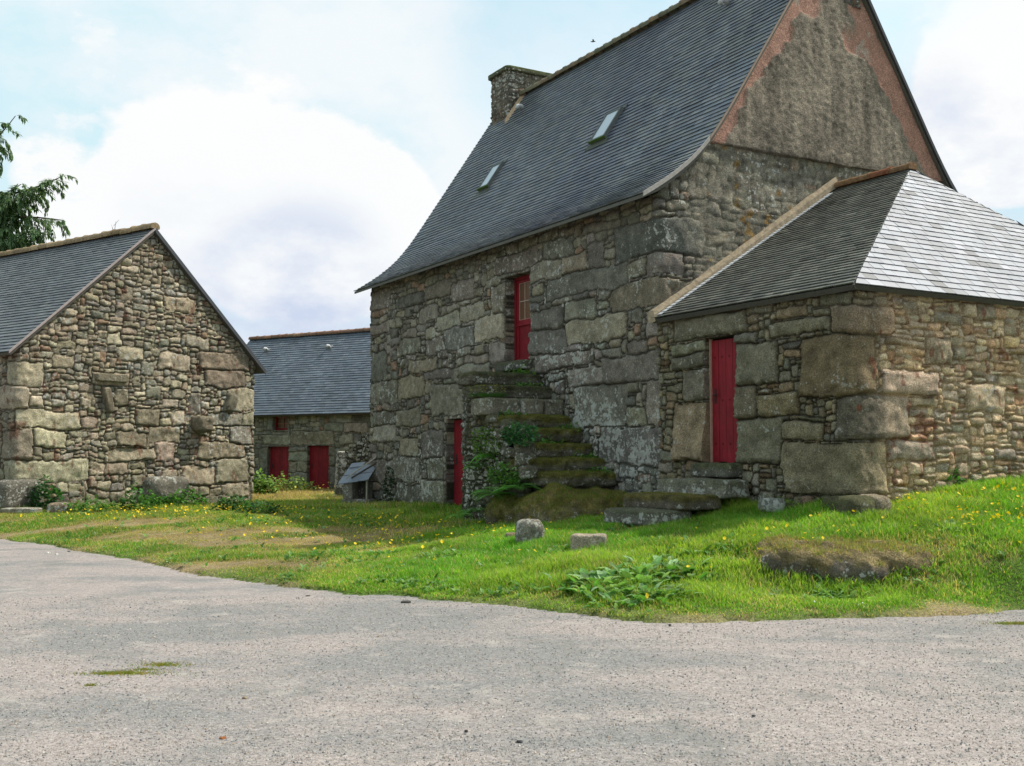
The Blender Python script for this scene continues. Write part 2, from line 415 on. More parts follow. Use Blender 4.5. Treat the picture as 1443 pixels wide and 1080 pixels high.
# ------------------------------------------------------------------ rocks
def rock(dims, rot, loc, seed, n=14, pw=5, rough=.12, col=(.2, .185, .15), moss=0., lich=.6, mosscol=(.075, .085, .02), tilt=(0, 0), mlo=-.35):
    g = np.linspace(-1, 1, n); vs = []; fs = []
    for ax in range(3):
        for sg in (-1, 1):
            a, b = np.meshgrid(g, g, indexing='ij'); c = np.full_like(a, sg)
            p = [None]*3; p[ax] = c; p[(ax+1) % 3] = a * (1 if sg > 0 else -1); p[(ax+2) % 3] = b
            st = len(vs) * n * n
            vs.append(np.stack(p, -1).reshape(-1, 3))
            ix = np.arange(n*n).reshape(n, n) + st
            fs.append(np.stack([ix[:-1, :-1], ix[1:, :-1], ix[1:, 1:], ix[:-1, 1:]], -1).reshape(-1, 4))
    v = np.concatenate(vs); f = np.concatenate(fs)
    nn = (np.abs(v)**pw).sum(1)**(1/pw); v = v / nn[:, None]
    D = np.array(dims) / 2.; md = D.min()
    u = v * D
    dn = u / np.linalg.norm(u, axis=1)[:, None]
    fq = 1 / max(md * 1.3, .05)
    dis = rough * md * 1.6 * (fbm(u[:, 0]*fq, u[:, 1]*fq, u[:, 2]*fq, seed, 3)) + rough * md * .55 * fbm(u[:, 0]*fq*4, u[:, 1]*fq*4, u[:, 2]*fq*4, seed+5, 3)
    nz = v[:, 2]
    u = u + dn * dis[:, None]
    cx, sx = math.cos(tilt[0]), math.sin(tilt[0]); cy, sy = math.cos(tilt[1]), math.sin(tilt[1])
    u = u @ np.array([[1,0,0],[0,cx,sx],[0,-sx,cx]]) @ np.array([[cy,0,-sy],[0,1,0],[sy,0,cy]])
    c_, s_ = math.cos(rot), math.sin(rot)
    u = u @ np.array([[c_, s_, 0], [-s_, c_, 0], [0, 0, 1]])
    w = u + np.array(loc)
    m = np.clip(sstep(mlo, .75, nz + .5 * fbm(w[:, 0]*5, w[:, 1]*5, w[:, 2]*5, seed+9, 3)) * moss * 1.6, 0, 1)
    cc = np.array(col) * (1 + .3 * fbm(w[:, 0]*4, w[:, 1]*4, w[:, 2]*4, seed+2, 3))[:, None]
    mc = np.array(mosscol) * (1 + .5 * vn(w[:, 0]*9, w[:, 1]*9, w[:, 2]*9, seed+4))[:, None]
    cc = cc * (1 - m[:, None]) + mc * m[:, None]
    return w, f, np.concatenate([cc, (lich * (1 - m))[:, None]], 1)
def rock_obj(name, parent, *a, mat=None, **k):
    v, f, c = rock(*a, **k); return mesh(name, v, f, mat or M_STONE, parent, c, True)

# ------------------------------------------------------------------ slates
def slates(P, Nr, blen, amin, amax, width, expo, pal, seed, lift=.024, lich=0., tint=None, thick=.02, back=.8, gapw=.002):
    rg = np.random.default_rng(seed); V_, F_, C_ = [], [], []
    rows = int(blen / expo); pal = np.array(pal)
    for r in range(rows + 1):
        b0 = r * expo; b1 = min(b0 + expo * 1.2, blen)
        if b1 - b0 < .01: continue
        lo0, hi0, lo1, hi1 = amin(b0), amax(b0), amin(b1), amax(b1)
        lo, hi = min(lo0, lo1), max(hi0, hi1)
        a = lo - rg.uniform(0, width); edges = [a]
        while a < hi: a += width * rg.uniform(.8, 1.2); edges.append(a)
        wob = .004 * rg.normal()
        for k in range(len(edges) - 1):
            ea, eb = edges[k] + gapw, edges[k+1] - gapw
            p = [max(ea, lo0), min(eb, hi0), max(ea, lo1), min(eb, hi1)]
            if p[1] - p[0] < .01 and p[3] - p[2] < .01: continue
            p[1] = max(p[1], p[0]); p[3] = max(p[3], p[2])
            j0 = b0 + rg.normal(0, .002) + wob; l = lift + rg.normal(0, .0015); l2 = l + rg.normal(0, .0015)
            n0, n1 = Nr(b0), Nr(b1)
            st = len(V_)
            V_ += [P(p[0], j0) + n0*l, P(p[1], j0) + n0*l2, P(p[3], b1) + n1*.003, P(p[2], b1) + n1*.003, P(p[0], j0) + n0*(l-thick), P(p[1], j0) + n0*(l2-thick)]
            F_ += [(st, st+1, st+2, st+3), (st+4, st+5, st+1, st), (st+4, st, st+3), (st+1, st+5, st+2)]
            c = pal[rg.integers(0, len(pal))] * rg.uniform(.8, 1.2)
            if tint is not None: c = tint((p[0]+p[1])/2, b0, c)
            la = lich(b0) if callable(lich) else lich
            C_ += [tuple(c) + (la,)] * 2 + [tuple(c * back) + (la,)] * 2 + [tuple(c * .2) + (0,)] * 2  # upper corners and tail edges darkened: row shade painted into the slate colours
    return V_, F_, C_
def flip_if(V_, F_, out):
    """make sure first face normal follows out"""
    v = [np.array(V_[i]) for i in F_[0][:3]]
    if np.dot(np.cross(v[1]-v[0], v[2]-v[0]), out) < 0: return [tuple(reversed(f)) for f in F_]
    return F_
def ridge(pts0, pts1, name, parent, rad=.12, step=.34, cols=((.30, .20, .12), (.26, .21, .13), (.33, .24, .15)), seed=1, lich=.4):
    """row of half round ridge tiles bedded in mortar, between two 3-D points"""
    rg = np.random.default_rng(seed); p0 = np.array(pts0, float); p1 = np.array(pts1, float); L = np.linalg.norm(p1 - p0); d = (p1 - p0) / L
    side = np.cross(d, (0, 0, 1)); side /= np.linalg.norm(side); up = np.cross(side, d); mb = MB(); n = max(1, int(L / step))
    for k in range(n):
        a = L * k / n - .02; b = L * (k + 1) / n + .02; r0 = rad * rg.uniform(.96, 1.02); r1 = r0 * 1.16; c = cols[rg.integers(0, len(cols))]; c = tuple(np.array(c) * rg.uniform(.8, 1.15)) + (lich,)
        vs = []; zj = rg.normal(0, .006)
        for (q, rr_) in ((a, r0), (b - .06, r0 * 1.03), (b - .05, r1), (b, r1)):
            for m in range(9):
                t = math.pi * (-.12 + 1.24 * m / 8); vs.append(p0 + d * q + side * math.cos(t) * rr_ + up * (math.sin(t) * rr_ * .85 + zj))
        fs = [(i*9+m, i*9+m+1, (i+1)*9+m+1, (i+1)*9+m) for i in range(3) for m in range(8)] + [tuple(range(9)), tuple(range(35, 26, -1))]
        mb.add(vs, fs, c)
    return mb.build(name, M_MORTAR, parent)
def slab(name, quads, th, mat, parent, c):
    """thin solid sheet from list of 3-D polygons (roof boarding)"""
    mb = MB()
    for q in quads:
        q = [np.array(p, float) for p in q]; n = np.cross(q[1]-q[0], q[2]-q[0]); n /= np.linalg.norm(n); n = n if n[2] > 0 else -n
        k = len(q); vs = q + [p - n*th for p in q]
        fs = [tuple(range(k)), tuple(range(2*k-1, k-1, -1))] + [(i, (i+1) % k, k+(i+1) % k, k+i) for i in range(k)]
        mb.add(vs, fs, c)
    return mb.build(name, mat, parent)
SLATE_DARK = [(.055, .065, .075), (.065, .075, .085), (.075, .08, .085), (.05, .058, .072)]
# ================================================================== terrain
def rbf_fit(P, z):
    P = np.array(P); z = np.array(z); n = len(P)
    r = np.linalg.norm(P[:, None] - P[None], axis=2); Kk = np.where(r > 0, r*r*np.log(r + 1e-9), 0) + np.eye(n)*.05
    Q = np.concatenate([np.ones((n, 1)), P], 1); A_ = np.block([[Kk, Q], [Q.T, np.zeros((3, 3))]])
    w = np.linalg.solve(A_, np.concatenate([z, np.zeros(3)]))
    def f(x, y):
        X = np.stack([np.ravel(x), np.ravel(y)], 1); out = np.empty(len(X))
        for i in range(0, len(X), 40000):
            q = X[i:i+40000]; rr = np.linalg.norm(q[:, None] - P[None], axis=2)
            out[i:i+40000] = np.where(rr > 0, rr*rr*np.log(rr + 1e-9), 0) @ w[:n] + w[n] + q @ w[n+1:]
        return out.reshape(np.shape(x))
    return f
edge_px = [(0,760),(75,771),(150,783),(210,795),(270,808),(330,817),(400,828),(500,838),(600,845),(700,853),(800,865),(880,875),(1000,878),(1100,876),(1200,873),(1250,870),(1350,868),(1443,858)]
edge_w = [atZ(px, py, 0.)[:2] for px, py in edge_px]
ex = np.array([-60, -25, -14] + [p[0] for p in edge_w] + [7, 12, 40]); ey = np.array([40, 29, 23.5] + [p[1] for p in edge_w] + [11.6, 14, 26])
def EDGE(x): return np.interp(x, ex, ey) + .10 * vn(np.asarray(x) / .45, 0 * np.asarray(x), None, 91) + .05 * vn(np.asarray(x) / .12, 0 * np.asarray(x), None, 92)
cp = [(527,708,28.2),(600,712,25.4),(655,722,22.5),(720,738,18.9),(790,740,17.3),(850,738,16.6),(905,742,15.6),(1000,745,14.9),(1100,742,14.3),(1190,734,13.95),(1300,700,14.9),(1443,684,16.1),
      (1443,720,13.9),(1350,745,13.2),(1443,800,11.9),(1330,795,12.2),(1310,820,11.7),(1200,762,12.9),(1100,768,12.7),(1100,822,11.75),(1200,825,11.7),(1000,800,12.4),(900,790,13.0),(800,790,13.6),(700,790,14.3),(600,780,15.5),
      (22,718,24.),(180,716,26.),(345,712,29.6),(430,710,28.),(450,690,40.),(390,684,41.),(500,712,27.5),(300,740,20.5),(430,765,18.),(100,745,21.),(950,835,11.6),(1080,845,11.3)]
ctl = [atY(*c) for c in cp]
pts = [tuple(p[:2]) for p in ctl] + [tuple(p) for p in edge_w] + [(-20, 26), (-20, 45), (0, 50), (12, 40), (14, 20), (9, 13)]
zs = [p[2] for p in ctl] + [.03] * len(edge_w) + [.25, .3, .4, .9, 1.5, .55]
_tf = rbf_fit(pts, zs)
def lump(x, y, c, rx, ry, h, rot=0.):
    dx, dy = x - c[0], y - c[1]; co, si = math.cos(rot), math.sin(rot)
    return h * np.exp(-(((dx*co + dy*si) / rx)**2 + ((-dx*si + dy*co) / ry)**2)**1.5)
OUT = atY(1195, 822, 11.75)[:2]
def TZ(x, y, raw=False):
    x = np.asarray(x, float); y = np.asarray(y, float)
    z = _tf(x, y)
    box = np.maximum(np.maximum(-16 - x, x - 11), np.maximum(8 - y, y - 46)); k = sstep(0, 14, box); z = z * (1 - k) + .3 * k
    z = np.clip(z, -.05, 2.2)
    d = y - EDGE(x)
    z = z + .025 * fbm(x / .6, y / .6, None, 33, 3) * sstep(0, .8, d) + .012
    z = z - lump(x, y, OUT, 1.25, .42, .16)
    z = np.where(d > -.02, np.maximum(z, .012 + .035 * sstep(0, .3, d)), -.05)
    return z
def gz(x, y): return float(TZ(np.array([x]), np.array([y]))[0])

def inbuild(x, y, m=0.):
    dx, dy = x - C[0], y - C[1]; t = dx*U[0] + dy*U[1]; g = dx*V[0] + dy*V[1]
    a = (t > -4.08 - m) & (t < 12.1 + m) & (g > -m) & (g < 8 + m)
    st = (t > 1.2 - m) & (t < 5.6 + m) & (g > -np.where(t > 4.6, .8, 1.55) - m) & (g < .1)
    bx, by = x - B[0], y - B[1]; s = bx*VB[0] + by*VB[1]; q = -(bx*NB[0] + by*NB[1])
    b = (s > -m) & (s < 6.8 + m) & (q > -m) & (q < 10 + m)
    kx, ky = x - K0[0], y - K0[1]; q2 = -(kx*NK[0] + ky*NK[1])
    return a | st | b | ((q2 > -m) & (q2 < 6))
tanb = [(atZ(430,768,.12), 2.2, .9, .9), (atZ(350,795,.08), 1.2, .5, .8), (atZ(520,755,.2), 1.6, .9, .7), (atZ(270,757,.15), 1.8, 1.0, .8), (atZ(150,740,.25), 2.0, .8, .55), (atZ(580,782,.1), 1.3, .5, .5),
        (atZ(420,694,.3), 1.9, 3.5, 1.), (atZ(380,700,.3), 1.5, 2.5, .9), (atZ(470,705,.3), 1.2, 2.2, .6), (atZ(1310,790,.4), 1.2, .4, .42), (atZ(1390,780,.5), 1.1, .3, .3), (atZ(1140,772,.55), .9, .22, .7), (atZ(905,773,.3), .5, .35, .6), (atZ(1380,768,.7), 1.3, .4, .35)]
def DRY(x, y):
    n = fbm(x / .9, y / .7, None, 41, 5)
    k = np.zeros_like(x + y)
    for c, rx, ry, s in tanb: k = np.maximum(k, 1.25 * s * np.exp(-(((x - c[0]) / rx)**2 + ((y - c[1]) / ry)**2)**1.2))
    k = k + .22 * sstep(-1, -3, x) * sstep(10, 14, y)
    e = sstep(.4, .0, y - EDGE(x)) * .24
    return np.clip(sstep(.12, 1.0, k + e + n * .75 + .12 * vn(x / .11, y / .11, None, 45)), 0, 1)

xs = np.concatenate([[-500, -250, -120, -70, -45, -32, -24, -19], np.arange(-16, 9, .1), [9.6, 10.5, 12, 15, 20, 30, 50, 90, 160, 300, 500]])
ys = np.concatenate([[-300, -100, -30, -8, 0, 4, 7, 9], np.arange(10, 30, .1), np.arange(30, 44, .25), [45, 48, 54, 65, 85, 120, 200, 350, 700]])
X, Y = np.meshgrid(xs, ys, indexing='ij')
Zt = TZ(X, Y); dr = DRY(X, Y)
gcol = np.array((.085, .135, .028))[None, None] * (1 - dr[..., None]) + np.array((.23, .18, .10))[None, None] * dr[..., None]
gcol = gcol * (1 + .5 * fbm(X / .35, Y / .35, None, 44, 3))[..., None]
idx = np.arange(X.size).reshape(X.shape)
f = np.stack([idx[:-1, :-1], idx[1:, :-1], idx[1:, 1:], idx[:-1, 1:]], -1).reshape(-1, 4)
M_GROUND = vcol_mat('turf and earth', .95, .1, .65, 42, 1., 0, .02)
mesh('ground', np.stack([X, Y, Zt], -1).reshape(-1, 3), f, M_GROUND, None, gcol.reshape(-1, 3), True)['kind'] = 'structure'

# road: a sheet with an irregular far edge
rxs = np.concatenate([[-60, -40, -28, -20, -16], np.arange(-14, 9, .06), [10, 12, 16, 24, 40]])
fr = np.concatenate([np.linspace(0, .9, 60), np.linspace(.91, 1, 22)])
RX, FR = np.meshgrid(rxs, fr, indexing='ij'); RY = -40 + (EDGE(RX) + .06 + 40) * (1 - (1 - FR)**2.2)
RZ = .004 + .012 * fbm(RX / 1.5, RY / 1.5, None, 51, 3)
RZ = RZ - .03 * (FR > .995)
idx = np.arange(RX.size).reshape(RX.shape)
f = np.stack([idx[:-1, :-1], idx[1:, :-1], idx[1:, 1:], idx[:-1, 1:]], -1).reshape(-1, 4)
def road_mat():
    m, nt, bs = newmat('worn chippings road'); co = N(nt, 'ShaderNodeTexCoord').outputs['Object']
    big = noise(nt, .35, 5, .62, co); mid = noise(nt, 1.6, 6, .7, co)
    mp = N(nt, 'ShaderNodeMapping'); mp.inputs['Scale'].default_value = (.45, .9, 1); nt.links.new(co, mp.inputs[0]); strk = noise(nt, 1.1, 6, .65, mp.outputs[0])
    at = N(nt, 'ShaderNodeAttribute', attribute_name='Col'); patch = math_(nt, 'ADD', math_(nt, 'MULTIPLY', math_(nt, 'SUBTRACT', at.outputs['Fac'], .5), .16), math_(nt, 'ADD', math_(nt, 'MULTIPLY', strk, .55), math_(nt, 'ADD', math_(nt, 'MULTIPLY', big, .3), math_(nt, 'MULTIPLY', mid, .15))))
    grey = mix(nt, ramp(nt, patch, (.43, 0.), (.55, 1.)), (.205, .198, .192), (.300, .262, .246))
    vo = N(nt, 'ShaderNodeTexVoronoi'); vo.inputs['Scale'].default_value = 105; nt.links.new(co, vo.inputs['Vector'])
    vo2 = N(nt, 'ShaderNodeTexVoronoi'); vo2.inputs['Scale'].default_value = 52; nt.links.new(co, vo2.inputs['Vector'])
    sp = N(nt, 'ShaderNodeSeparateColor'); nt.links.new(vo.outputs['Color'], sp.inputs[0])
    sp2 = N(nt, 'ShaderNodeSeparateColor'); nt.links.new(vo2.outputs['Color'], sp2.inputs[0])
    c = mix(nt, 1., grey, ramp(nt, sp.outputs[0], (0., .72), (.5, 1.), (1., 1.3)), 'MULTIPLY')
    c = mix(nt, 1., c, ramp(nt, sp2.outputs[1], (0., .72), (.2, 1.), (.93, 1.05), (1., 1.3)), 'MULTIPLY')
    c = mix(nt, 1., c, ramp(nt, noise(nt, 22, 4, .7, co), (.3, .8), (.7, 1.2)), 'MULTIPLY')
    c = mix(nt, ramp(nt, noise(nt, 9, 6, .75, co), (.60, 0.), (.70, .45)), c, (.12, .125, .11))
    c = mix(nt, ramp(nt, noise(nt, .9, 5, .7, co), (.56, 0.), (.66, .55)), c, (.155, .16, .15)); c = mix(nt, ramp(nt, noise(nt, 2.3, 4, .6, co), (.60, 0.), (.68, .5)), c, (.40, .36, .33))
    nt.links.new(c, bs.inputs['Base Color']); bs.inputs['Roughness'].default_value = .85; bs.inputs['Specular IOR Level'].default_value = .3
    h = math_(nt, 'ADD', math_(nt, 'MULTIPLY', vo.outputs['Distance'], -1.), math_(nt, 'MULTIPLY', vo2.outputs['Distance'], -.8))
    bump(nt, bs, h, .55, .009)
    return m
tone = .60 + 0 * RX
for px_, py_, rx_, ry_, k_ in [(330,880,2.2,1.1,-.55),(560,930,1.6,.7,-.5),(720,985,1.3,.45,-.45),(200,1000,.8,.4,-.3),(480,870,2.,.7,-.35),(1000,935,1.6,.3,-.3),(1250,905,1.2,.2,-.35),(1200,990,1.6,.5,.3),(60,870,1.5,1.,.3),(950,890,1.2,.15,.3)]:
    c_ = atZ(px_, py_, 0.); tone = tone + k_ * np.exp(-(((RX - c_[0]) / rx_)**2 + ((RY - c_[1]) / ry_)**2))
tone = np.clip(tone + .25 * fbm(RX / .5, RY / .3, None, 57, 3), 0, 1)
mesh('road', np.stack([RX, RY, RZ], -1).reshape(-1, 3), f, road_mat(), None, np.repeat(tone.reshape(-1, 1), 3, 1), True)['kind'] = 'structure'

# ================================================================== farmhouse
L = 12.1; W = 8.0
PROF = np.array([(-.38, 5.80), (0, 6.03), (.4, 6.32), (.75, 6.62), (1.06, 6.98), (1.4, 7.45), (2.91, 9.72), (4.0, 11.36)])
def rprof(g): g = min(g, W - g); return float(np.interp(g, PROF[:, 0], PROF[:, 1]))
house = thing('farmhouse', tuple(M2(L/2, W/2)) + (.4,), 'tall granite farmhouse with a steep slate roof, red doors and an outside stair', 'house')
path = [M2(L, 0), M2(0, 0), M2(0, W), M2(L, W), M2(L, 0)]
sarr = np.concatenate([np.arange(0, 12.45, .025), np.arange(12.45, L + W, .032), np.arange(L + W, 2*L + 2*W - .05, .16), [2*L + 2*W]])
zarr = np.concatenate([np.arange(.1, 5.95, .025), np.arange(5.95, 11.3, .05)])
def htop(s):
    if s < L: return 5.86
    if s < L + W: return rprof(s - L) - .06
    if s < 2*L + W: return 5.86
    return rprof(min(max(2*L + 2*W - s, 0), W)) - .06
kf = [(697,759,357,382),(747.5,791,371,395),(792,828,357,386),(830,852,345,376),(852,865,347,362),(865,931,311,360),(773,883,380,414),(883,910,368,392),(862,934,396,437),(911,936,357,386),
      (748,797,433,464),(798,842,424,450),(801,883,449,480),(766,811,335,362),(824,875,315,340),(910,934,440,480),(748,801,467,500),(758,834,492,520),(850,935,497,538),(811,886,545,603),(886,912,572,600),
      (912,933,532,597),(845,930,605,655),(599,628,475,497),(564,593,478,503),(578,616,504,524),(669,713,443,480),(693,713,399,440),(690,713,482,511),(628,669,462,494),(619,647,444,464),(591,617,432,452),(649,684,427,454),
      (523,560,540,568),(523,552,408,437),(524,551,455,474),(593,627,607,647),(601,627,644,678),(593,626,679,712),(559,593,682,712),(556,591,642,680),(523,555,646,680),(564,588,617,642),(527,558,598,622),(608,654,540,586),
      (527,556,580,598),(560,592,575,600),(800,850,520,548),(640,668,395,420),(600,640,398,420),(560,598,412,432),(523,545,498,536),(560,600,530,560),(600,640,505,535),(642,690,512,540),(655,700,500,514)]
keys = key_px(kf, wf, L, -1); keys = [(k[0], k[1] + (.35 + .5 * ((i * 7) % 3) / 2 if k[1] > L - .12 else 0), k[2], k[3]) for i, k in enumerate(keys)]
kg = [(935,975,300,335),(935,968,345,380),(935,960,390,425)]
def fillh(s, z, r):
    if s > L + .3: return r.uniform(.18, .5), r.uniform(.08, .2)
    if z > 5.35: return r.uniform(.18, .5), r.uniform(.10, .2)
    if r.random() < .45: return r.uniform(.08, .22), r.uniform(.05, .14)
    return r.uniform(.22, .6), r.uniform(.14, .26)
bigs = [(260, (.45, 1.0), (.24, .42), lambda s, z: s < L - .3 and z < 5.3), (500, (.25, .5), (.2, .3), lambda s, z: s < L and z < 5.3), (60, (.5, .9), (.3, .45), lambda s, z: L - 1 < s < L + .7 and z < 6)]
def flushh(S, Z):
    return np.where(S < L + W + .5, sstep(L + .25, L + .8, S + .3 * vn(Z / .8, Z * 0, None, 5)) * .72, 0) + .25 * sstep(4.9, 5.7, Z) * (S < L)
def tinth(S, Z, c):
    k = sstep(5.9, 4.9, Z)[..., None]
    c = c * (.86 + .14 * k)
    mz = sstep(1.8, .6, Z)[..., None] * sstep(L - 6, L - 2, S)[..., None] * .35
    c = c * (1 - mz) + np.array((.26, .265, .25)) * mz
    o = sstep(.52, .66, fbm(S / .25, Z / .22, None, 78, 3) + .4 * np.exp(-((S - L - 1.9)**2 / .5 + (Z - 5.2)**2 / .3)))[..., None] * ((S > L + 1) & (S < L + W))[..., None]
    c = c * (1 - o * .8) + np.array((.30, .17, .04)) * o * .8
    return c
def lichh(S, Z, l):
    b = np.exp(-(((S - (L - 2.3)) / 1.1)**2 + ((Z - 2.1) / .8)**2)) + np.exp(-(((S - (L - .9)) / 1.3)**2 + ((Z - 1.5) / .7)**2)) + .8 * np.exp(-(((S - (L - 3.1)) / 1.)**2 + ((Z - 3.3) / .35)**2)) + .8 * np.exp(-(((S - 3) / 1.8)**2 + ((Z - 1.3) / .7)**2))
    return np.clip(l * .62 + b * .8, 0, 1.)
HP = [(.158, .144, .110), (.130, .121, .095), (.188, .170, .128), (.120, .114, .095), (.158, .143, .115), (.19, .162, .118), (.15, .130, .110)]
DU = (L - 5.05, L - 4.10, 3.42, 5.17); DLo = (L - 7.7, L - 6.6, .45, 2.38)
v, f, c = masonry(path, sarr, zarr, .55, .06, keys, bigs, fillh, HP, 11, htop, [DU + (.34,), DLo + (.34,)], bulge=(.018, .045), mortar=(.065, .056, .040),
                  closed=True, flush=flushh, tint=tinth, lichen=lichh, rust=.05, warp=.05, gain=1.75, cut=.75)
wall = mesh('wall', v, f, M_STONE, house, c, True)
# attic floor blocking light through the shell, and a plain inner core
core = MB(); fr_ = lambda t, g, z: tuple(M2(t, g)) + (z,)
core.box(fr_, .36, L - .36, .36, W - .36, -.2, 6.2, (.06, .05, .04)); core.build('inner_wall', M_PLAIN, house)

# roof of the farmhouse
def profile_fn(pr):
    sl = np.concatenate(([0], np.cumsum(np.linalg.norm(np.diff(pr, axis=0), axis=1))))
    def pos(b): return np.interp(b, sl, pr[:, 0]), np.interp(b, sl, pr[:, 1])
    return pos, sl[-1]
# rounder profile
gg = np.linspace(0, 1, 40); pos_, bl_ = profile_fn(PROF)
sm = np.array([np.mean([pos_(np.clip(q * bl_ + o, 0, bl_)) for o in np.linspace(-.3, .3, 7)], axis=0) for q in gg]); sm[0] = PROF[0]; sm[-1] = PROF[-1]
pos1, BL = profile_fn(sm)
TA, TB = -.13, L + .22
def mk_slope(mirror):
    def P(a, b):
        g, z = pos1(max(b, 0)); 
        if b < 0: g, z = g + b*.85, z + b*.5
        g = W - g if mirror else g
        p = M2(a, g); sag = -.05 * math.sin(math.pi * (a + .1) / 12.4) * min(1, b / 3)
        return np.array((p[0], p[1], z + sag))
    def Nr(b):
        g0, z0 = pos1(max(b - .05, 0)); g1, z1 = pos1(min(b + .05, BL)); d = np.array((g1 - g0, z1 - z0)); d /= np.linalg.norm(d)
        q = (V if not mirror else -V) * (-d[1]); return np.array((q[0], q[1], d[0]))
    return P, Nr
PALM = [(.10, .12, .14), (.12, .135, .15), (.135, .142, .15), (.09, .105, .13), (.14, .15, .15)]
def tintm(a, b, c):
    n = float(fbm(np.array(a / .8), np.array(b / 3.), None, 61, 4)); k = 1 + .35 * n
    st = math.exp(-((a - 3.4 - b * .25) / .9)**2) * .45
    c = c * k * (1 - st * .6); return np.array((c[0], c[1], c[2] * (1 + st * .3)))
P1, N1 = mk_slope(False)
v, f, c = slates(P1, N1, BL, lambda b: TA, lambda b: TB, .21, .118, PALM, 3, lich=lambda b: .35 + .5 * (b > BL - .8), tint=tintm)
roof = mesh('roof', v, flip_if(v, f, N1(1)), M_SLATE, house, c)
P2, N2 = mk_slope(True)
v, f, c = slates(P2, N2, BL, lambda b: TA, lambda b: TB, .3, .2, PALM, 4)
mesh('roof', v, flip_if(v, f, N2(1)), M_SLATE, house, c)
mb = MB()
bs_ = np.linspace(0, BL, 24)
for Pq in (P1, P2):
    for i in range(23):
        for t0, t1 in ((TA + .02, L/2), (L/2, TB - .02)):
            q = [Pq(t0, bs_[i]), Pq(t1, bs_[i]), Pq(t1, bs_[i+1]), Pq(t0, bs_[i+1])]; q = [p - np.array((0, 0, .012)) for p in q]
            low = [p - np.array((0, 0, .10 if i else .06)) for p in q]; low2 = [p - np.array((0, 0, .10)) for p in q]
            low = [low[0], low[1], low2[2], low2[3]]
            mb.add(q + low, [(0,1,2,3), (7,6,5,4), (0,4,5,1), (1,5,6,2), (2,6,7,3), (3,7,4,0)], (.10, .095, .08))
mb.build('roof_boarding', M_PLAIN, house)
# pale verge flashing along the flared lower part of the near gable, and the dark verge above
def verge(nm, Pq, b0, b1, w, hgt, c, up=.036, n=24, inn=.0):
    mb = MB(); vs = []
    for i in range(n + 1):
        a0 = Pq(TA + inn, b0 + (b1 - b0)*i/n); o = np.array(tuple(NG * (w + inn)) + (0,)); u_ = np.array((0, 0, up)); d = np.array((0, 0, -hgt)); vs += [a0 + u_, a0 + o + u_, a0 + o + d, a0 + d]
    fs = [(i*4+k, i*4+(k+1) % 4, i*4+4+(k+1) % 4, i*4+4+k) for i in range(n) for k in range(4)] + [(3,2,1,0), (n*4, n*4+1, n*4+2, n*4+3)]
    mb.add(vs, fs, c); mb.build(nm, M_PLAIN, house)
verge('verge_flashing', P1, -.03, 1.75, .012, .045, (.36, .33, .30), .034, inn=.02)
verge('verge_board', P1, 1.76, BL, .012, .035, (.30, .22, .17), .02)
verge('verge_board', P2, 0, BL, .03, .07, (.05, .055, .06), .034)
ridge(np.array(P1(TA, BL)) + (0, 0, .02), np.array(P1(11.1, BL)) + (0, 0, .02), 'ridge_tiles', roof, .13, .36, ((.15, .145, .10), (.17, .15, .10), (.20, .15, .10)), 5, .8)
# render coat on the upper gable
gs = np.linspace(.3, W - .3, 230); zz = np.linspace(6.82, 11.25, 150)
Gm, Zm = np.meshgrid(gs, zz, indexing='ij')
prg = np.array([rprof(g) for g in gs])[:, None] - .035
low = 6.86 + .03 * vn(gs / .3, gs * 0, None, 3)[:, None] + .04 * (gs[:, None] - 4) / 4
Z2 = np.clip(Zm, low, np.maximum(prg, low))
dv = np.maximum(prg - Z2, 0) * .55
bw = .24 + .28 * fbm(Z2 / .6, Gm / 9, None, 15, 3) + 1.0 * sstep(9.3, 10.2, Z2 + .3 * vn(Gm / .5, Z2 / .5, None, 16)) * (Gm < 4) + np.where(Gm > 4, .22 + .5 * sstep(8.6, 9.4, Z2 + .5 * vn(Gm / .4, Z2 / .4, None, 18)), 0)
bw = bw + .05 * vn(Gm / .1, Z2 / .1, None, 17)
pk = sstep(-.02, .02, bw - dv); pk = pk * (1 - sstep(.55, .3, np.abs(Gm - 4.05) + .15 * vn(Gm / .3, Z2 / .3, None, 19)) * sstep(9.2, 9.6, Z2))
rough_c = np.array((.245, .205, .158)) * (1 + .6 * fbm(Gm / .16, Z2 / .9, None, 22, 4) + .4 * fbm(Gm / .07, Z2 / .07, None, 23, 3))[..., None]
pink = np.array((.44, .245, .185)) * (1 + .12 * fbm(Gm / .3, Z2 / .3, None, 24, 4))[..., None]
pale = sstep(.28, .36, fbm(Gm / .22, Z2 / .35, None, 25, 4))[..., None] * sstep(8.5, 9.2, Z2)[..., None]
pink = pink * (1 - pale) + np.array((.46, .36, .29)) * pale
colr = rough_c * (1 - pk[..., None]) + pink * pk[..., None]
colr = colr * (1 - .35 * (sstep(.16, 0, Z2 - low)))[..., None]
off = .05 + .022 * (1 - pk) + .012 * fbm(Gm / .05, Z2 / .05, None, 26, 2) * (1 - pk) + .02 * fbm(Gm / .8, Z2 / .8, None, 27, 2)
off[:, 0] = -.02
pp = C[None, None] + V * Gm[..., None] + NG * off[..., None]
idx = np.arange(Gm.size).reshape(Gm.shape)
f = np.stack([idx[:-1, :-1], idx[1:, :-1], idx[1:, 1:], idx[:-1, 1:]], -1)
okm = (Zm[:-1, :-1] < np.maximum(prg[:-1], prg[1:]))
f = f[okm]
M_REND = stone_mat('rough render', (.30, .28, .24), .62, 45, .2)
mesh('plaster_coat', np.concatenate([pp, Z2[..., None]], -1).reshape(-1, 3), f, M_REND, house, np.concatenate([colr, (1 - pk)[..., None] * .35], -1).reshape(-1, 4), True)

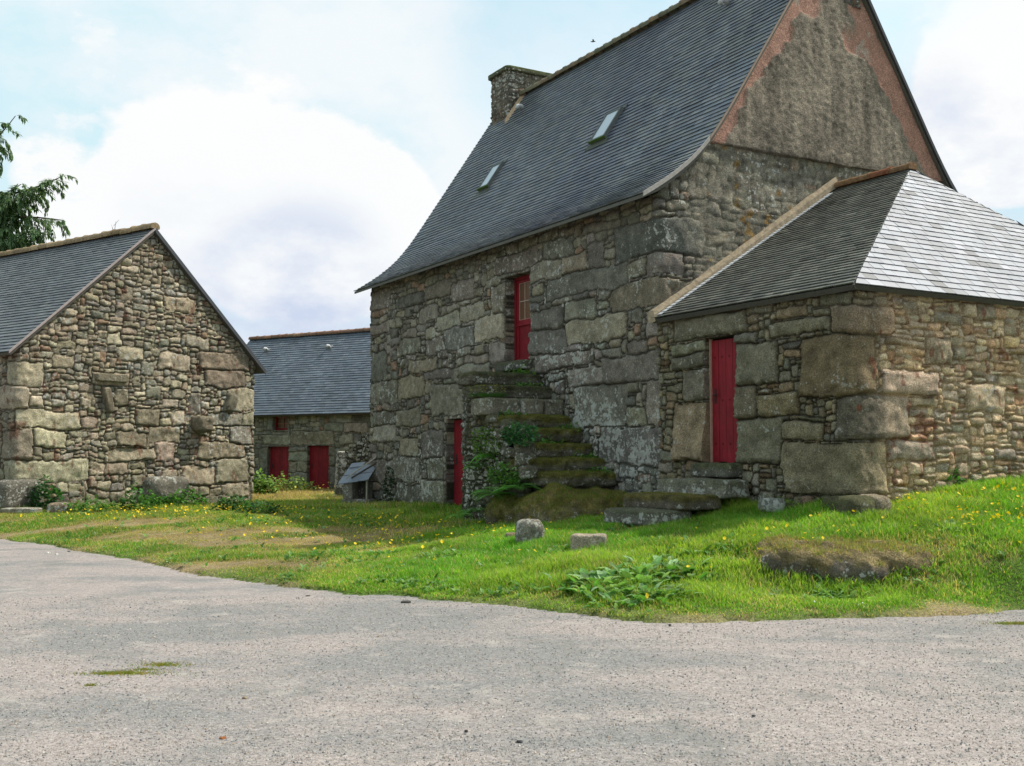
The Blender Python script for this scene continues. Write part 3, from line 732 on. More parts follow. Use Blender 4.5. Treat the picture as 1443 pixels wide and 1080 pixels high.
def chimney(par, t0, t1, g0, g1, z0, z1, seed):
    p = [M2(t1, g0), M2(t0, g0), M2(t0, g1), M2(t1, g1), M2(t1, g0)]; per = 2 * (abs(t1-t0) + abs(g1-g0))
    ss = np.linspace(0, per, int(per / .03)); zz = np.arange(z0, z1, .03)
    v, f, c = masonry(p, ss, zz, -9, .05, [], [(40, (.25, .45), (.12, .2), None)], lambda s, z, r: (r.uniform(.12, .35), r.uniform(.07, .15)), [(.19, .165, .13), (.16, .145, .12), (.2, .17, .14)], seed, None, (), bulge=(.01, .03), mortar=(.15, .13, .1), closed=True, rust=.12, rr=.05, warp=.02)
    o = mesh('chimney', v, f, M_STONE, par, c, True)
    cx, cy = M2((t0+t1)/2, (g0+g1)/2)
    rock_obj('chimney_cap', o, (abs(g1-g0) + .22, abs(t1-t0) + .2, .13), math.atan2(V[1], V[0]), (cx, cy, z1 + .05), seed, n=16, pw=12, rough=.10, col=(.12, .12, .07), moss=.7, mosscol=(.11, .13, .05))
    return o
chimney(roof, 11.15, 12.1, 3.55, 5.0, 9.8, 12.0, 31)
chimney(roof, -.06, .75, 3.3, 4.7, 9.9, 12.4, 32)
# mortar fillets where the roof meets the far chimney
mb = MB()
for b0, b1 in ((BL - 1.05, BL + .02),):
    q = [P1(11.12, b0), P1(10.98, b0), P1(10.98, b1), P1(11.12, b1)]; up = np.array((0, 0, .13)); u2 = np.array((0, 0, .025))
    mb.add([q[0]+up, q[1]+u2, q[2]+u2, q[3]+up, q[0]-up, q[3]-up, q[1]-up, q[2]-up], [(0,1,2,3), (0,4,6,1), (3,2,7,5), (1,6,7,2)], (.42, .30, .19))
mb.build('mortar_fillet', M_MORTAR, roof)

def roofhit(px, py, P0, n):
    r = ray(px, py); o = np.array((0, 0, EYE)); k = np.dot(P0 - o, n) / np.dot(r, n); return o + r * k
n_up = N1(3.5); p_up = P1(5, 3.5)
def local_roof(p, n, along):
    x = np.array(tuple(along) + (0,)); y = np.cross(n, x); y /= np.linalg.norm(y)
    if y[2] < 0: y = -y
    return lambda a, b, c_: tuple(p + x * a + y * b + n * c_)
def skylight(px, py, w, h, par):
    p = roofhit(px, py, p_up, n_up); fr = local_roof(p, n_up, -U)
    mb = MB(); k = (.12, .13, .13, 1); s = .055
    for b in ((-w/2, w/2, -h/2, -h/2 + s), (-w/2, w/2, h/2 - s, h/2), (-w/2, -w/2 + s, -h/2 + s, h/2 - s), (w/2 - s, w/2, -h/2 + s, h/2 - s)):
        mb.box(fr, *b, -.02, .10, k)
    mb.box(fr, -w/2 - .1, w/2 + .1, -h/2 - .16, -h/2 - .003, .018, .028, (.07, .08, .06, 1)); mb.box(fr, -w/2 - .06, w/2 + .06, h/2 + .003, h/2 + .1, .018, .045, k)
    o = mb.build('skylight', M_PLAIN, par)
    mb = MB(); mb.box(fr, -w/2 + s, w/2 - s, -h/2 + s, h/2 - s, 0, .085, (1, 1, 1)); mb.build('pane', M_SKYG, o)
    mb = MB(); mb.box(fr, -w/2 - .002, w/2 + .002, -h/2 - .012, -h/2 + .02, .05, .108, (.06, .11, .02)); mb.build('mossy_sill', M_PLAIN, o)
skylight(857, 180, .56, .84, roof); skylight(694, 251, .52, .80, roof)
def vent(p, n, along, par, c=(.5, .5, .5), s=1.):
    fr = local_roof(p, n, along); mb = MB()
    mb.box(fr, -.13*s, .13*s, -.16*s, .12*s, .014, .024, (.12, .13, .14))
    mb.tube([fr(0, 0, 0), fr(0, 0, .10*s), fr(0, -.06*s, .17*s), fr(0, -.15*s, .17*s)], [.055*s, .055*s, .055*s, .06*s], 10, c)
    return mb.build('vent_pipe', M_PLAIN, par, True)
for px, py in ((738, 153), (1027, 6)): vent(roofhit(px, py, p_up, n_up), n_up, -U, roof)

# doors
RED = (.215, .010, .018)
def plank_door(o, x, z0, w, h, par, n=5, knob='handle', col=RED, side=-1):
    fr = frame(o, x, z0); mb = MB(); rg = random.Random(int(w * 1000 + h * 77)); e = [0]
    for i in range(n): e.append(e[-1] + rg.uniform(.85, 1.15))
    e = [q / e[-1] * w for q in e]
    for i in range(n):
        k = rg.uniform(.85, 1.1); mb.box(fr, e[i] + .003, e[i+1] - .003, rg.uniform(0, .004), .04, .01 + rg.uniform(0, .02), h - .01, tuple(q * k for q in col))
    mb.box(fr, .0, w, .012, .035, 0.02, h - .03, tuple(q * .4 for q in col))
    for i in range(n):
        for hz in (.15, .5, .85): mb.box(fr, (e[i]+e[i+1])/2 - .012, (e[i]+e[i+1])/2 + .012, -.006, 0., h*hz, h*hz + .024, tuple(q * .55 for q in col))
    d = mb.build('door', M_PAINT, par)
    mb = MB(); xh = w * (.12 if side < 0 else .88)
    if knob == 'handle':
        mb.box(fr, xh - .02, xh + .02, -.006, .0, h * .48, h * .60, (.03, .025, .025)); mb.tube([fr(xh, -.004, h*.55), fr(xh, -.05, h*.55), fr(xh + .08, -.05, h*.55)], .011, 8, (.03, .025, .025))
        mb.build('handle', M_PLAIN, d)
    return d
def door_frame(o, x, z0, w, h, par, col, t=.05):
    fr = frame(o, x, z0); mb = MB()
    mb.box(fr, -t, 0, -.03, .06, 0, h + t, col); mb.box(fr, w, w + t, -.03, .06, 0, h + t, col); mb.box(fr, 0, w, -.028, .06, h, h + t, col)
    return mb.build('door_frame', M_PLAIN, par)
# upper door, half glazed
o_ = M2(L - DU[0] , .20); fr = frame(o_, -U, DU[2]); w = DU[1] - DU[0]; h = DU[3] - DU[2]
mb = MB(); mb.box(fr, -.06, .0, -.005, .1, 0, h + .04, (.22, .19, .145)); mb.build('door_jamb', M_PLAIN, house)
mb = MB(); mb.box(fr, .0, .06, .0, .06, 0, h, RED); mb.box(fr, w - .06, w, .0, .06, 0, h, RED); mb.box(fr, .06, w - .06, .0, .06, h - .06, h, RED); mb.build('door_frame', M_PAINT, house)
mb = MB(); x0, x1 = .065, w - .065; zt = h - .065; zm = h * .50
mb.box(fr, x0, x1, .025, .06, 0.01, .12, RED); mb.box(fr, x0, x1, .022, .06, zm - .1, zm, RED); mb.box(fr, x0, x0 + .08, .02, .06, .12, zt, RED); mb.box(fr, x1 - .08, x1, .02, .06, .12, zt, RED); mb.box(fr, x0 + .08, x1 - .08, .022, .06, zt - .06, zt, RED)
mb.box(fr, x0 + .08, x1 - .08, .038, .05, .12, zm - .1, tuple(q*.85 for q in RED)); mb.box(fr, x0, x1, .0, .02, zm - .12, zm - .085, RED)
dd = mb.build('door', M_PAINT, house)
mb = MB(); mb.box(fr, x0 + .08, x1 - .08, .045, .052, zm, zt - .06, (1, 1, 1)); mb.build('glass_pane', M_GLASS, dd)
mb = MB(); gx0, gx1, gz0, gz1 = x0 + .08, x1 - .08, zm, zt - .06; cr_ = (.42, .30, .26)
for i in range(4):
    q = gx0 + (gx1 - gx0) * i / 3; mb.box(fr, q - .009, q + .009, .028, .044, gz0, gz1, cr_)
for i in range(3):
    q = gz0 + (gz1 - gz0) * i / 2; mb.box(fr, gx0, gx1, .030, .043, q - .009, q + .009, cr_)
mb.build('glazing_bars', M_PLAIN, dd)
mb = MB(); mb.tube([fr(x1 - .04, .02, .86), fr(x1 - .04, -.03, .86), fr(x1 - .12, -.03, .86)], .01, 8, (.04, .035, .03)); mb.build('handle', M_PLAIN, dd)
rock_obj('threshold', house, (1.25, .5, .2), math.atan2(-U[1], -U[0]), tuple(M2(4.58, .02)) + (3.33,), 71, n=14, pw=8, rough=.12, col=(.12, .115, .09), moss=.3)
# cellar door
plank_door(M2(L - DLo[0] - .02, .17), -U, DLo[2], DLo[1] - DLo[0] - .04, DLo[3] - DLo[2] - .02, house, 6)

# ================================================================== annex
annex = thing('stone_annex', tuple(M2(-2, 4)) + (.7,), 'low stone annex with hipped slate roof and giant corner boulders, built against the farmhouse gable', 'outbuilding')
path = [M2(.03, 0), M2(AT, 0), M2(AT, 8), M2(.03, 8)]
s_off = .03
sarr = np.concatenate([np.arange(.0, 7.7, .0165), np.arange(7.7, 12.1, .06), np.arange(12.1, 16.2, .12)])
zarr = np.arange(.2, 3.86, .0165)
ka = [(952,1057,441,476),(951,995,482,497),(950,997,497,520),(963,998,521,564),(949,1000,566,652),(1035,1070,466,484),(1037,1098,482,540),(1037,1067,544,589),(1037,1105,591,654),
      (1088,1172,452,472),(1098,1140,434,450),(1070,1128,556,588),(1105,1162,595,620),(1128,1165,588,600),(1070,1090,546,556)]
keys = [(min(s_off - wf(x0, yb)[0], s_off - wf(x1, yb)[0]), max(s_off - wf(x0, yb)[0], s_off - wf(x1, yb)[0]), wf((x0+x1)/2, yb)[1], wf((x0+x1)/2, yt)[1]) for x0, x1, yt, yb in ka]
SC_ = 4.08 + s_off
def wrap(xa, xb, zt_, zb_): keys.insert(0, (s_off - wf(xa, 550)[0], SC_ + wr(xb, 550)[0], zb_, zt_))
zc = lambda y: wf(1200, y)[1]
wrap(1158, 1202.5, zc(405), zc(428)); wrap(1174, 1257, zc(428), zc(470)); wrap(1131, 1234, zc(471), zc(555)); wrap(1180, 1279, zc(557), zc(622)); wrap(1104, 1249, zc(624), zc(698))
kr = [(1301,1337,476,513),(1338,1359,489,506),(1359,1415,543,583),(1314,1354,440,457),(1238,1319,520,560),(1377,1400,426,450),(1250,1315,620,648),(1283,1320,563,578),(1258,1280,516,530),(1425,1443,592,606),(1244,1300,478,490),(1356,1376,425,447),(1420,1441,489,501),(1280,1302,648,670),(1396,1430,633,652)]
keys += [(SC_ + wr(x0, yt)[0], SC_ + wr(x1, yt)[0], wr((x0+x1)/2, yb)[1], wr((x0+x1)/2, yt)[1]) for x0, x1, yt, yb in kr]
def filla(s, z, r):
    if s < SC_ - .1: return (r.uniform(.12, .42), r.uniform(.07, .18)) if r.random() < .6 else (r.uniform(.06, .2), r.uniform(.04, .09))
    return (r.uniform(.15, .38), r.uniform(.06, .12)) if r.random() < .75 else (r.uniform(.2, .36), r.uniform(.11, .17))
def tinta(S, Z, c):
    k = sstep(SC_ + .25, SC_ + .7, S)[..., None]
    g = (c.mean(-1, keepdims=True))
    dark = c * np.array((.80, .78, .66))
    warmer = c * np.array((1.95, 1.70, 1.38))  # side wall: tan stone, with sunlit brightness painted into its colour too
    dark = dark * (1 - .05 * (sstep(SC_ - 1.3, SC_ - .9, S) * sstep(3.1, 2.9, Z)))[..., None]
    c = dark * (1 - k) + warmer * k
    big = sstep(SC_ - 1.5, SC_ - .9, S)[..., None] * (1 - k)
    pale_up = sstep(3.2, 3.7, Z)[..., None] * .3; c = c * (1 - pale_up) + np.array((.30, .245, .175)) * pale_up
    n = fbm(S / .35, Z / .2, None, 88, 3) + .9 * np.exp(-((S - SC_ - .45)**2 / .12 + (Z - .95)**2 / .03)) ; o = sstep(.5, .62, n)[..., None] * sstep(1.9, 1.1, Z)[..., None] * (S > SC_)[..., None]
    c = c * (1 - o * .85) + np.array((.32, .16, .03)) * o * .85
    r_ = sstep(.38, .5, fbm(S / .13, Z / .2, None, 89, 3) + .35 * np.exp(-((S - SC_ - 1.2)**2 / .1 + (Z - 1.9)**2 / .15)))[..., None] * (S > SC_)[..., None]
    return c * (1 - r_ * .7) + np.array((.22, .07, .035)) * r_ * .7
AP = [(.27, .235, .18), (.25, .23, .19), (.31, .265, .20), (.23, .21, .17), (.33, .27, .19), (.28, .26, .22), (.21, .20, .18), (.32, .24, .17)]
DA = (s_off + 1.12, s_off + 1.80, 1.46, 3.36)
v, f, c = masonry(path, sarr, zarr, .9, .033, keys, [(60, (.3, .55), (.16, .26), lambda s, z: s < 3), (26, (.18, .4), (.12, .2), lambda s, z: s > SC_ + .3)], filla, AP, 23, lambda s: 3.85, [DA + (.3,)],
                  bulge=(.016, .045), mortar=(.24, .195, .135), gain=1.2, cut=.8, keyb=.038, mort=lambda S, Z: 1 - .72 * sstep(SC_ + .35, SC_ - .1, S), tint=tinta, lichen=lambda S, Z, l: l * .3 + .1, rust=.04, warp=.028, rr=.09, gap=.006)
awall = mesh('wall', v, f, M_STONE, annex, c, True)
mb = MB(); mb.box(fr_, AT + .34, -.05, .34, 7.7, -.2, 3.8, (.06, .05, .04)); mb.build('inner_wall', M_PLAIN, annex)
plank_door(M2(-1.12 - .03, .1), -U, 1.46, .65, 1.88, annex, 4, side=-1)
fr = frame(M2(-1.10, .07), -U, 1.46); mb = MB(); mb.box(fr, -.01, .05, .0, .05, 0, 1.9, (.42, .26, .2)); mb.build('door_frame', M_PLAIN, annex)
# roof planes
ZE = 3.84; H0 = np.array(tuple(M2(-1.70, 4)) + (6.38,)); R0 = np.array(tuple(M2(-.02, 4)) + (6.42,))
def plane_roof(nm, par, O, ad, L_, amin, amax, bd, width, expo, pal, seed, mat, lich=0., tint=None, lift=.024, thick=.02, back=.8, gapw=.002):
    ad = np.array(ad, float); bd = np.array(bd, float); n = np.cross(ad, bd); n /= np.linalg.norm(n); n = n if n[2] > 0 else -n
    v, f, c = slates(lambda a, b: O + ad*a + bd*b, lambda b: n, L_, amin, amax, width, expo, pal, seed, lift=lift, lich=lich, tint=tint, thick=thick, back=back, gapw=gapw)
    return mesh(nm, v, flip_if(v, f, n), mat, par, c), n
oh = .17
E1 = np.array(tuple(M2(0, -oh)) + (ZE - .06,)); E2 = np.array(tuple(M2(AT - oh, -oh)) + (ZE - .06,)); E3 = np.array(tuple(M2(AT - oh, 8 + oh)) + (ZE - .06,)); E4 = np.array(tuple(M2(0, 8 + oh)) + (ZE - .06,))
ud = -np.array(tuple(U) + (0,)); vd = np.array(tuple(V) + (0,))
bdl = np.array(tuple(V * (4 + oh)) + (6.40 - ZE + .06,)); LL = np.linalg.norm(bdl); bdl /= LL
wid = 4.08 + oh
hipx = 1.70
def am(b): return wid - (wid - hipx) * b / LL
AL1 = [(.125, .13, .115), (.11, .115, .10), (.14, .14, .12), (.095, .10, .092)]
aroof, n_l = plane_roof('roof', annex, E1, ud, LL, lambda b: 0., am, bdl, .19, .105, AL1, 8, M_SLATE, lich=lambda b: .35 + .6 * (b > LL * .6), tint=lambda a, b, c: c * (1 + .3 * float(fbm(np.array(a/.5), np.array(b/.5), None, 66, 3))))
bdh = np.array(tuple(-ud[:2] * (wid - hipx)) + (6.40 - ZE + .06,)); LH = np.linalg.norm(bdh); bdh /= LH; hw = 8 + 2*oh
plane_roof('roof', annex, E2, vd, LH, lambda b: (4 + oh) * b / LH, lambda b: hw - (4 + oh) * b / LH, bdh, .26, .135, [(.225, .237, .272), (.24, .25, .29), (.205, .218, .255), (.255, .262, .30)], 9, M_HIP, lift=.018, thick=.017, back=.92, gapw=.004, tint=lambda a, b, c: c * (1 - .55 * (rng.random() < .05)))  # hip slates coloured paler to paint in the sun and sky sheen
bdr = np.array(tuple(-V * (4 + oh)) + (6.40 - ZE + .06,)); bdr /= LL
plane_roof('roof', annex, E4, ud, LL, lambda b: 0., am, bdr, .3, .2, AL1, 10, M_SLATE)
dn = np.array((0, 0, -.016))
slab('roof_boarding', [[E1+dn, E2+dn, H0+dn, R0+dn], [E2+dn, E3+dn, H0+dn], [E3+dn, E4+dn, R0+dn, H0+dn]], .07, M_PLAIN, annex, (.07, .065, .055))
ridge(R0 + (0, 0, .03), H0 + (0, 0, .04) + ud*.05, 'ridge_tiles', aroof, .10, .36, ((.24, .10, .055), (.28, .13, .07), (.22, .13, .07)), 7, .5)
# mortar flashing up the farmhouse gable
mb = MB(); q0 = np.array(tuple(M2(.0, -.18)) + (ZE - .06,)); q1 = np.array(tuple(M2(.0, 4.0)) + (6.50,)); dirn = (q1 - q0) / np.linalg.norm(q1 - q0)
K = 24; rgm = np.random.default_rng(5)
prev = None
for i in range(K + 1):
    p = q0 + (q1 - q0) * i / K; hgt = .075 + rgm.normal(0, .006); a = p + np.array((0, 0, .06 + hgt)) + np.array(tuple(NG * .05) + (0,)); b = p + np.array((0, 0, .05)) + np.array(tuple(NG * (.095 + rgm.normal(0, .004))) + (0,)); c0 = p + np.array((0, 0, -.06)) + np.array(tuple(NG * .095) + (0,)); d0 = p + np.array((0, 0, -.06)) - np.array(tuple(NG * .08) + (0,)); e0 = p + np.array((0, 0, .06 + hgt - .01)) - np.array(tuple(NG * .08) + (0,))
    cur = [a, b, c0, d0, e0]
    if prev:
        mb.add(prev + cur, [(0,5,6,1), (1,6,7,2), (4,9,5,0), (3,2,7,8)] + ([(0,1,2,3,4)] if i == 1 else []) + ([(5,6,7,8,9)] if i == K else []), (.33, .26, .18))
    prev = cur
mb.build('mortar_fillet', M_MORTAR, aroof)
mb = MB()
for i in range(44):
    b = .06 + i * .105; p = E1 + ud * .10 + bdl * b; x = ud; n = n_l
    mb.add([p + n*.034, p + ud*.10 + n*.034, p + ud*.10 + bdl*.085 + n*.028, p + bdl*.085 + n*.028, p + n*.02, p + ud*.10 + n*.02, p + ud*.1 + bdl*.085 + n*.02, p + bdl*.085 + n*.02], [(0,1,2,3), (0,4,5,1), (1,5,6,2), (2,6,7,3), (3,7,4,0)], (.5, .52, .55))
mb.build('flashing_slates', M_HIP, aroof)

# ================================================================== left barn
barn = thing('stone_barn', tuple(B + VB * 3.4 - NB * 5) + (.3,), 'small stone barn at the left with its rubble gable facing the road and slate roof', 'barn')
BW = 6.8; BL2 = 11.
bb0 = B - NB * BL2
path = [bb0, B, B + VB*BW, B + VB*BW - NB*BL2, bb0]
sarr = np.concatenate([np.arange(0, 9, .1), np.arange(9, BL2 + BW + .2, .024), np.arange(BL2 + BW + .2, 2*BL2 + 2*BW, .2), [2*(BL2+BW)]])
zarr = np.concatenate([np.arange(-.1, 7.15, .024)])
AG, AZ = 3.42, 7.10; SLB = (AZ - 4.02) / AG
def btop(s):
    g = s - BL2
    if s < BL2: return 3.98
    if g < BW: return AZ - abs(g - AG) * SLB - .03
    if s < 2*BL2 + BW: return 3.98
    return AZ - abs((2*(BL2+BW) - s) - AG) * SLB - .03
z1 = lambda a, b, c_, d: (a/2.16, c_/2.16, 280 + b/2.16, 280 + d/2.16)
kb = [z1(*q) for q in [(88,600,132,637),(50,642,240,702),(100,703,198,753),(278,528,392,565),(480,472,575,530),(602,465,762,525),(615,522,745,575),(687,575,773,645),(632,647,735,690),(737,650,773,693),(697,693,767,745),
      (600,743,745,795),(655,795,753,865),(670,868,750,905),(412,640,485,690),(450,693,542,740),(348,710,447,750),(440,565,480,608),(325,413,370,450),(425,497,470,537),(345,575,390,632),(495,295,590,345),(470,740,530,805),(315,795,385,840),
      (550,815,648,870),(570,590,612,655),(355,455,430,530),(160,480,225,520),(520,580,560,612),(490,612,540,645),(245,660,292,698),(515,648,560,692),(320,755,470,800),(395,840,440,880),(210,700,265,725),(560,420,632,460),(270,340,310,362),(370,400,410,422)]]
keys = key_px(kb, wb, BL2, 1)
for (xr, zt_, zb_, w0) in ((125, 497, 568, .35), (83, 568, 640, .7), (100, 705, 790, .5), (275, 795, 865, .4), (118, 865, 935, .9)):
    keys.insert(0, (BL2 - w0, BL2 + wb(xr/2.16, 600)[0], wb(40/2.16, 280 + zb_/2.16)[1], wb(40/2.16, 280 + zt_/2.16)[1]))
def fillb(s, z, r):
    if z < 1.0: return r.uniform(.18, .5), r.uniform(.14, .28)
    return (r.uniform(.16, .42), r.uniform(.10, .19)) if r.random() < .75 else (r.uniform(.10, .2), r.uniform(.07, .11))
BP = [(.27, .235, .17), (.24, .205, .15), (.31, .265, .19), (.20, .18, .14), (.26, .22, .155), (.33, .285, .205), (.26, .21, .155), (.22, .20, .165)]
def tintb(S, Z, c):
    r_ = sstep(.42, .5, fbm(S / .12, Z / .25, None, 99, 3))[..., None]
    c = c * (1 - r_ * .6) + np.array((.20, .07, .04)) * r_ * .6
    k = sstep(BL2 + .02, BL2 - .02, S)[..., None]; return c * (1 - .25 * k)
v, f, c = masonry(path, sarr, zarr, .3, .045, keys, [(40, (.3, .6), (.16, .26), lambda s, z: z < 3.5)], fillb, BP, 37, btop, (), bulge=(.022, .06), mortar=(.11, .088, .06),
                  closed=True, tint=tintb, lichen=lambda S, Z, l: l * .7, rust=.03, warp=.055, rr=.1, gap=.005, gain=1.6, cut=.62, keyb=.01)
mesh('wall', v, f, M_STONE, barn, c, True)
mb = MB(); frb = frame(B - NB * (BL2 - .4), NB); frb = lambda a, b, z: tuple(B + VB * a - NB * b) + (z,)
mb.box(frb, .35, BW - .35, .35, BL2 - .35, -.3, 3.9, (.06, .05, .04)); mb.build('inner_wall', M_PLAIN, barn)
# the stones that stick out of the gable
def on_barn(px, py, out=0.): q = onP(px, py, B, NB); return np.array((q[0] + NB[0]*out, q[1] + NB[1]*out, q[2]))
ra = math.atan2(VB[1], VB[0])
rock_obj('corbel_stone', barn, (.5, .55, .42), ra, on_barn(278, 598, .17), 91, col=(.22, .185, .13), rough=.16, pw=4, lich=.3)
rock_obj('corbel_stone', barn, (.30, .30, .5), ra, on_barn(322, 568, .04), 92, col=(.2, .18, .13), rough=.14, pw=5, tilt=(0, .35), lich=.3)
rock_obj('ledge_stone', barn, (.86, .22, .19), ra, on_barn(155, 533, .04), 93, col=(.27, .235, .165), rough=.12, pw=8, lich=.3)
rock_obj('slanted_stone', barn, (.2, .24, .62), ra, on_barn(150, 564, .03), 94, col=(.24, .20, .14), rough=.12, pw=5, tilt=(0, -.25), lich=.3)
rock_obj('base_boulder', barn, (1.15, .7, .62), ra, on_barn(227, 688, .12), 95, col=(.19, .175, .14), rough=.14, pw=4)
rock_obj('base_boulder', barn, (1.0, .6, .72), ra, on_barn(24, 699, .05), 96, col=(.17, .155, .125), rough=.10, pw=5)
zb_e = AZ + .05
def barn_roof():
    ohb = .32; ap = np.array(tuple(B + VB*AG + NB*.12) + (zb_e,)); 
    for sgn in (1, -1):
        half = AG + .28 if sgn > 0 else BW - AG + .28
        eave = np.array(tuple(B + VB*(AG - sgn*half) + NB*.12) + (zb_e - half*SLB,)); bd = ap - eave; Lb = np.linalg.norm(bd); bd /= Lb
        ad = np.array(tuple(-NB) + (0,))
        r, n = plane_roof('roof', barn, eave, ad, Lb, lambda b: 0., lambda b: BL2 + .3, bd, .22, .125, [(.115, .125, .135), (.105, .115, .125), (.13, .138, .14), (.098, .108, .12)], 40 + sgn, M_SLATE, lich=.25)
        far = ad * (BL2 + .3)
        slab('roof_boarding', [[eave + dn, eave + far + dn, ap + far + dn, ap + dn]], .07, M_PLAIN, barn, (.09, .08, .07))
        mb = MB(); o1 = np.array(tuple(NB * .03) + (0,)); u1 = np.array((0, 0, .022)); d1 = np.array((0, 0, -.035 if sgn > 0 else -.10))
        ccc = (.36, .30, .29) if sgn > 0 else (.07, .075, .085)
        mb.add([eave+u1, ap+u1, ap+u1+o1, eave+u1+o1, eave+d1, ap+d1, ap+d1+o1, eave+d1+o1], [(0,1,2,3), (7,6,5,4), (0,4,5,1), (3,2,6,7), (0,3,7,4), (1,5,6,2)], ccc)
        mb.build('verge_board', M_PLAIN, barn)
        if sgn > 0: rr = r; nn = n; ee = eave; bd1 = bd; ad1 = ad
    ridge(ap + (0, 0, .03), ap + ad * (BL2 + .25) + (0, 0, .03), 'ridge_tiles', rr, .13, .40, ((.26, .19, .11), (.30, .22, .13), (.24, .18, .11)), 9, .4)
    vent(ee + bd1 * 1.9 + ad1 * 3.6, nn, tuple(-ad1[:2]), rr)
barn_roof()

# ================================================================== long barn at the back of the yard
byre = thing('long_byre', tuple(K0 + UK*3 - NK*3) + (.3,), 'long low byre across the back of the yard with two red doors', 'barn')
KL = 3.0; k0 = K0 - UK*KL; KT = 3.22; LT = 15.
path = [k0, k0 + UK*LT, k0 + UK*LT - NK*6, k0 - NK*6, k0]
sarr = np.concatenate([np.arange(0, 2.5, .1), np.arange(2.5, 9.2, .03), np.arange(9.2, LT + .3, .12), np.arange(LT + .3, 2*LT + 12, .3), [2*LT + 12]]); zarr = np.arange(-.1, 6.5, .03)
def kop(x0, x1, yt, yb): xm = (x0+x1)/2; return (KL + wk(x0, yb)[0], KL + wk(x1, yb)[0], wk(xm, yb)[1], wk(xm, yt)[1])
W1 = kop(385, 406, 580, 607); D1 = kop(377, 407, 629, 690); D2 = kop(432.5, 463, 628, 692)
z7 = lambda a, b, c_, d: kop(350 + a/6.75, 350 + c_/6.75, 560 + b/6.75, 560 + d/6.75)
keys = [z7(*q) for q in [(145,365,410,460),(415,325,820,455),(230,325,390,362),(180,140,235,320),(100,480,200,690),(385,460,555,512),(385,520,558,605),(385,610,462,718),(464,610,558,718),(390,722,560,820),(760,465,830,560),(760,565,830,650),(760,655,830,860),
      (770,130,975,235),(980,120,1080,230),(1090,110,1165,235),(730,240,905,330),(910,240,1130,330),(865,350,1000,455),(1005,345,1110,455),(60,335,225,380)]]
def ktop(s):
    if s < LT: return KT
    if s < LT + 6: return 6.3 - abs(s - LT - 3) * 1.03
    if s < 2*LT + 6: return KT
    return 6.3 - abs(2*LT + 12 - s - 3) * 1.03
v, f, c = masonry(path, sarr, zarr, .2, .06, keys, [(120, (.4, .9), (.22, .36), lambda s, z: s > 3)], lambda s, z, r: (r.uniform(.15, .5), r.uniform(.1, .26)), [(.185, .175, .135), (.165, .16, .13), (.20, .18, .135), (.15, .145, .12)], 53, ktop,
                  [W1 + (.3,), D1 + (.3,), D2 + (.3,)], bulge=(.015, .04), mortar=(.12, .105, .075), closed=True, lichen=lambda S, Z, l: l*.4, rust=.05, gain=1.5)
mesh('wall', v, f, M_STONE, byre, c, True)
mb = MB(); frk = lambda a, b, z: tuple(k0 + UK*a - NK*b) + (z,)
mb.box(frk, .34, LT - .35, .34, 5.6, -.3, 3.2, (.06, .05, .04)); mb.build('inner_wall', M_PLAIN, byre)
for D_, nb_ in ((D1, 5), (D2, 5)):
    plank_door(k0 + UK*D_[0] - NK*.12, UK, D_[2], D_[1] - D_[0], D_[3] - D_[2], byre, nb_)
fr = frame(k0 + UK*W1[0] - NK*.14, UK, W1[2]); w, h = W1[1]-W1[0], W1[3]-W1[2]
mb = MB(); t_ = .06
mb.box(fr, 0, t_, 0, .06, 0, h, RED); mb.box(fr, w - t_, w, 0, .06, 0, h, RED); mb.box(fr, t_, w - t_, 0, .06, 0, t_ + .03, RED); mb.box(fr, t_, w - t_, 0, .06, h - t_, h, RED)
for i in (1,): mb.box(fr, w/2 - .01, w/2 + .01, .01, .045, t_ + .03, h - t_, (.4, .16, .12))
for i in (1, 2): mb.box(fr, t_, w - t_, .012, .043, h*i/3 + .01, h*i/3 + .03, (.4, .16, .12))
wn = mb.build('window', M_PAINT, byre)
mb = MB(); mb.box(fr, t_, w - t_, .045, .052, t_, h - t_, (1, 1, 1)); mb.build('pane', M_GLASS, wn)
ez = KT + .02; eave = np.array(tuple(k0 + NK*.28 - UK*.2) + (ez - .2,)); ap = np.array(tuple(k0 - NK*3 - UK*.2) + (6.38,)); bd = ap - eave; Lb = np.linalg.norm(bd); bd /= Lb
kroof, n_k = plane_roof('roof', byre, eave, tuple(UK) + (0,), Lb, lambda b: 0., lambda b: LT + .4, bd, .24, .135, [(.11, .132, .16), (.10, .122, .15), (.12, .14, .165), (.092, .112, .14)], 77, M_SLATE, lich=.1)
far = np.array(tuple(UK * (LT + .4)) + (0,)); slab('roof_boarding', [[eave + dn, eave + far + dn, ap + far + dn, ap + dn]], .07, M_PLAIN, byre, (.09, .08, .07))
e2 = np.array(tuple(k0 - NK*6.28 - UK*.2) + (ez - .2,)); bd2 = ap - e2; bd2 /= np.linalg.norm(bd2)
plane_roof('roof', byre, e2, tuple(UK) + (0,), Lb, lambda b: 0., lambda b: LT + .4, bd2, .4, .3, [(.075, .09, .108)], 78, M_SLATE)
ridge(ap + (0, 0, .02), ap + far + (0, 0, .02), 'ridge_tiles', kroof, .12, .4, ((.26, .14, .09), (.28, .17, .11), (.22, .13, .09)), 12, .4)
for px, py in ((377, 494), (465, 490)): vent(roofhit(px, py, ap, n_k), n_k, tuple(UK), kroof, (.55, .55, .55), .95)
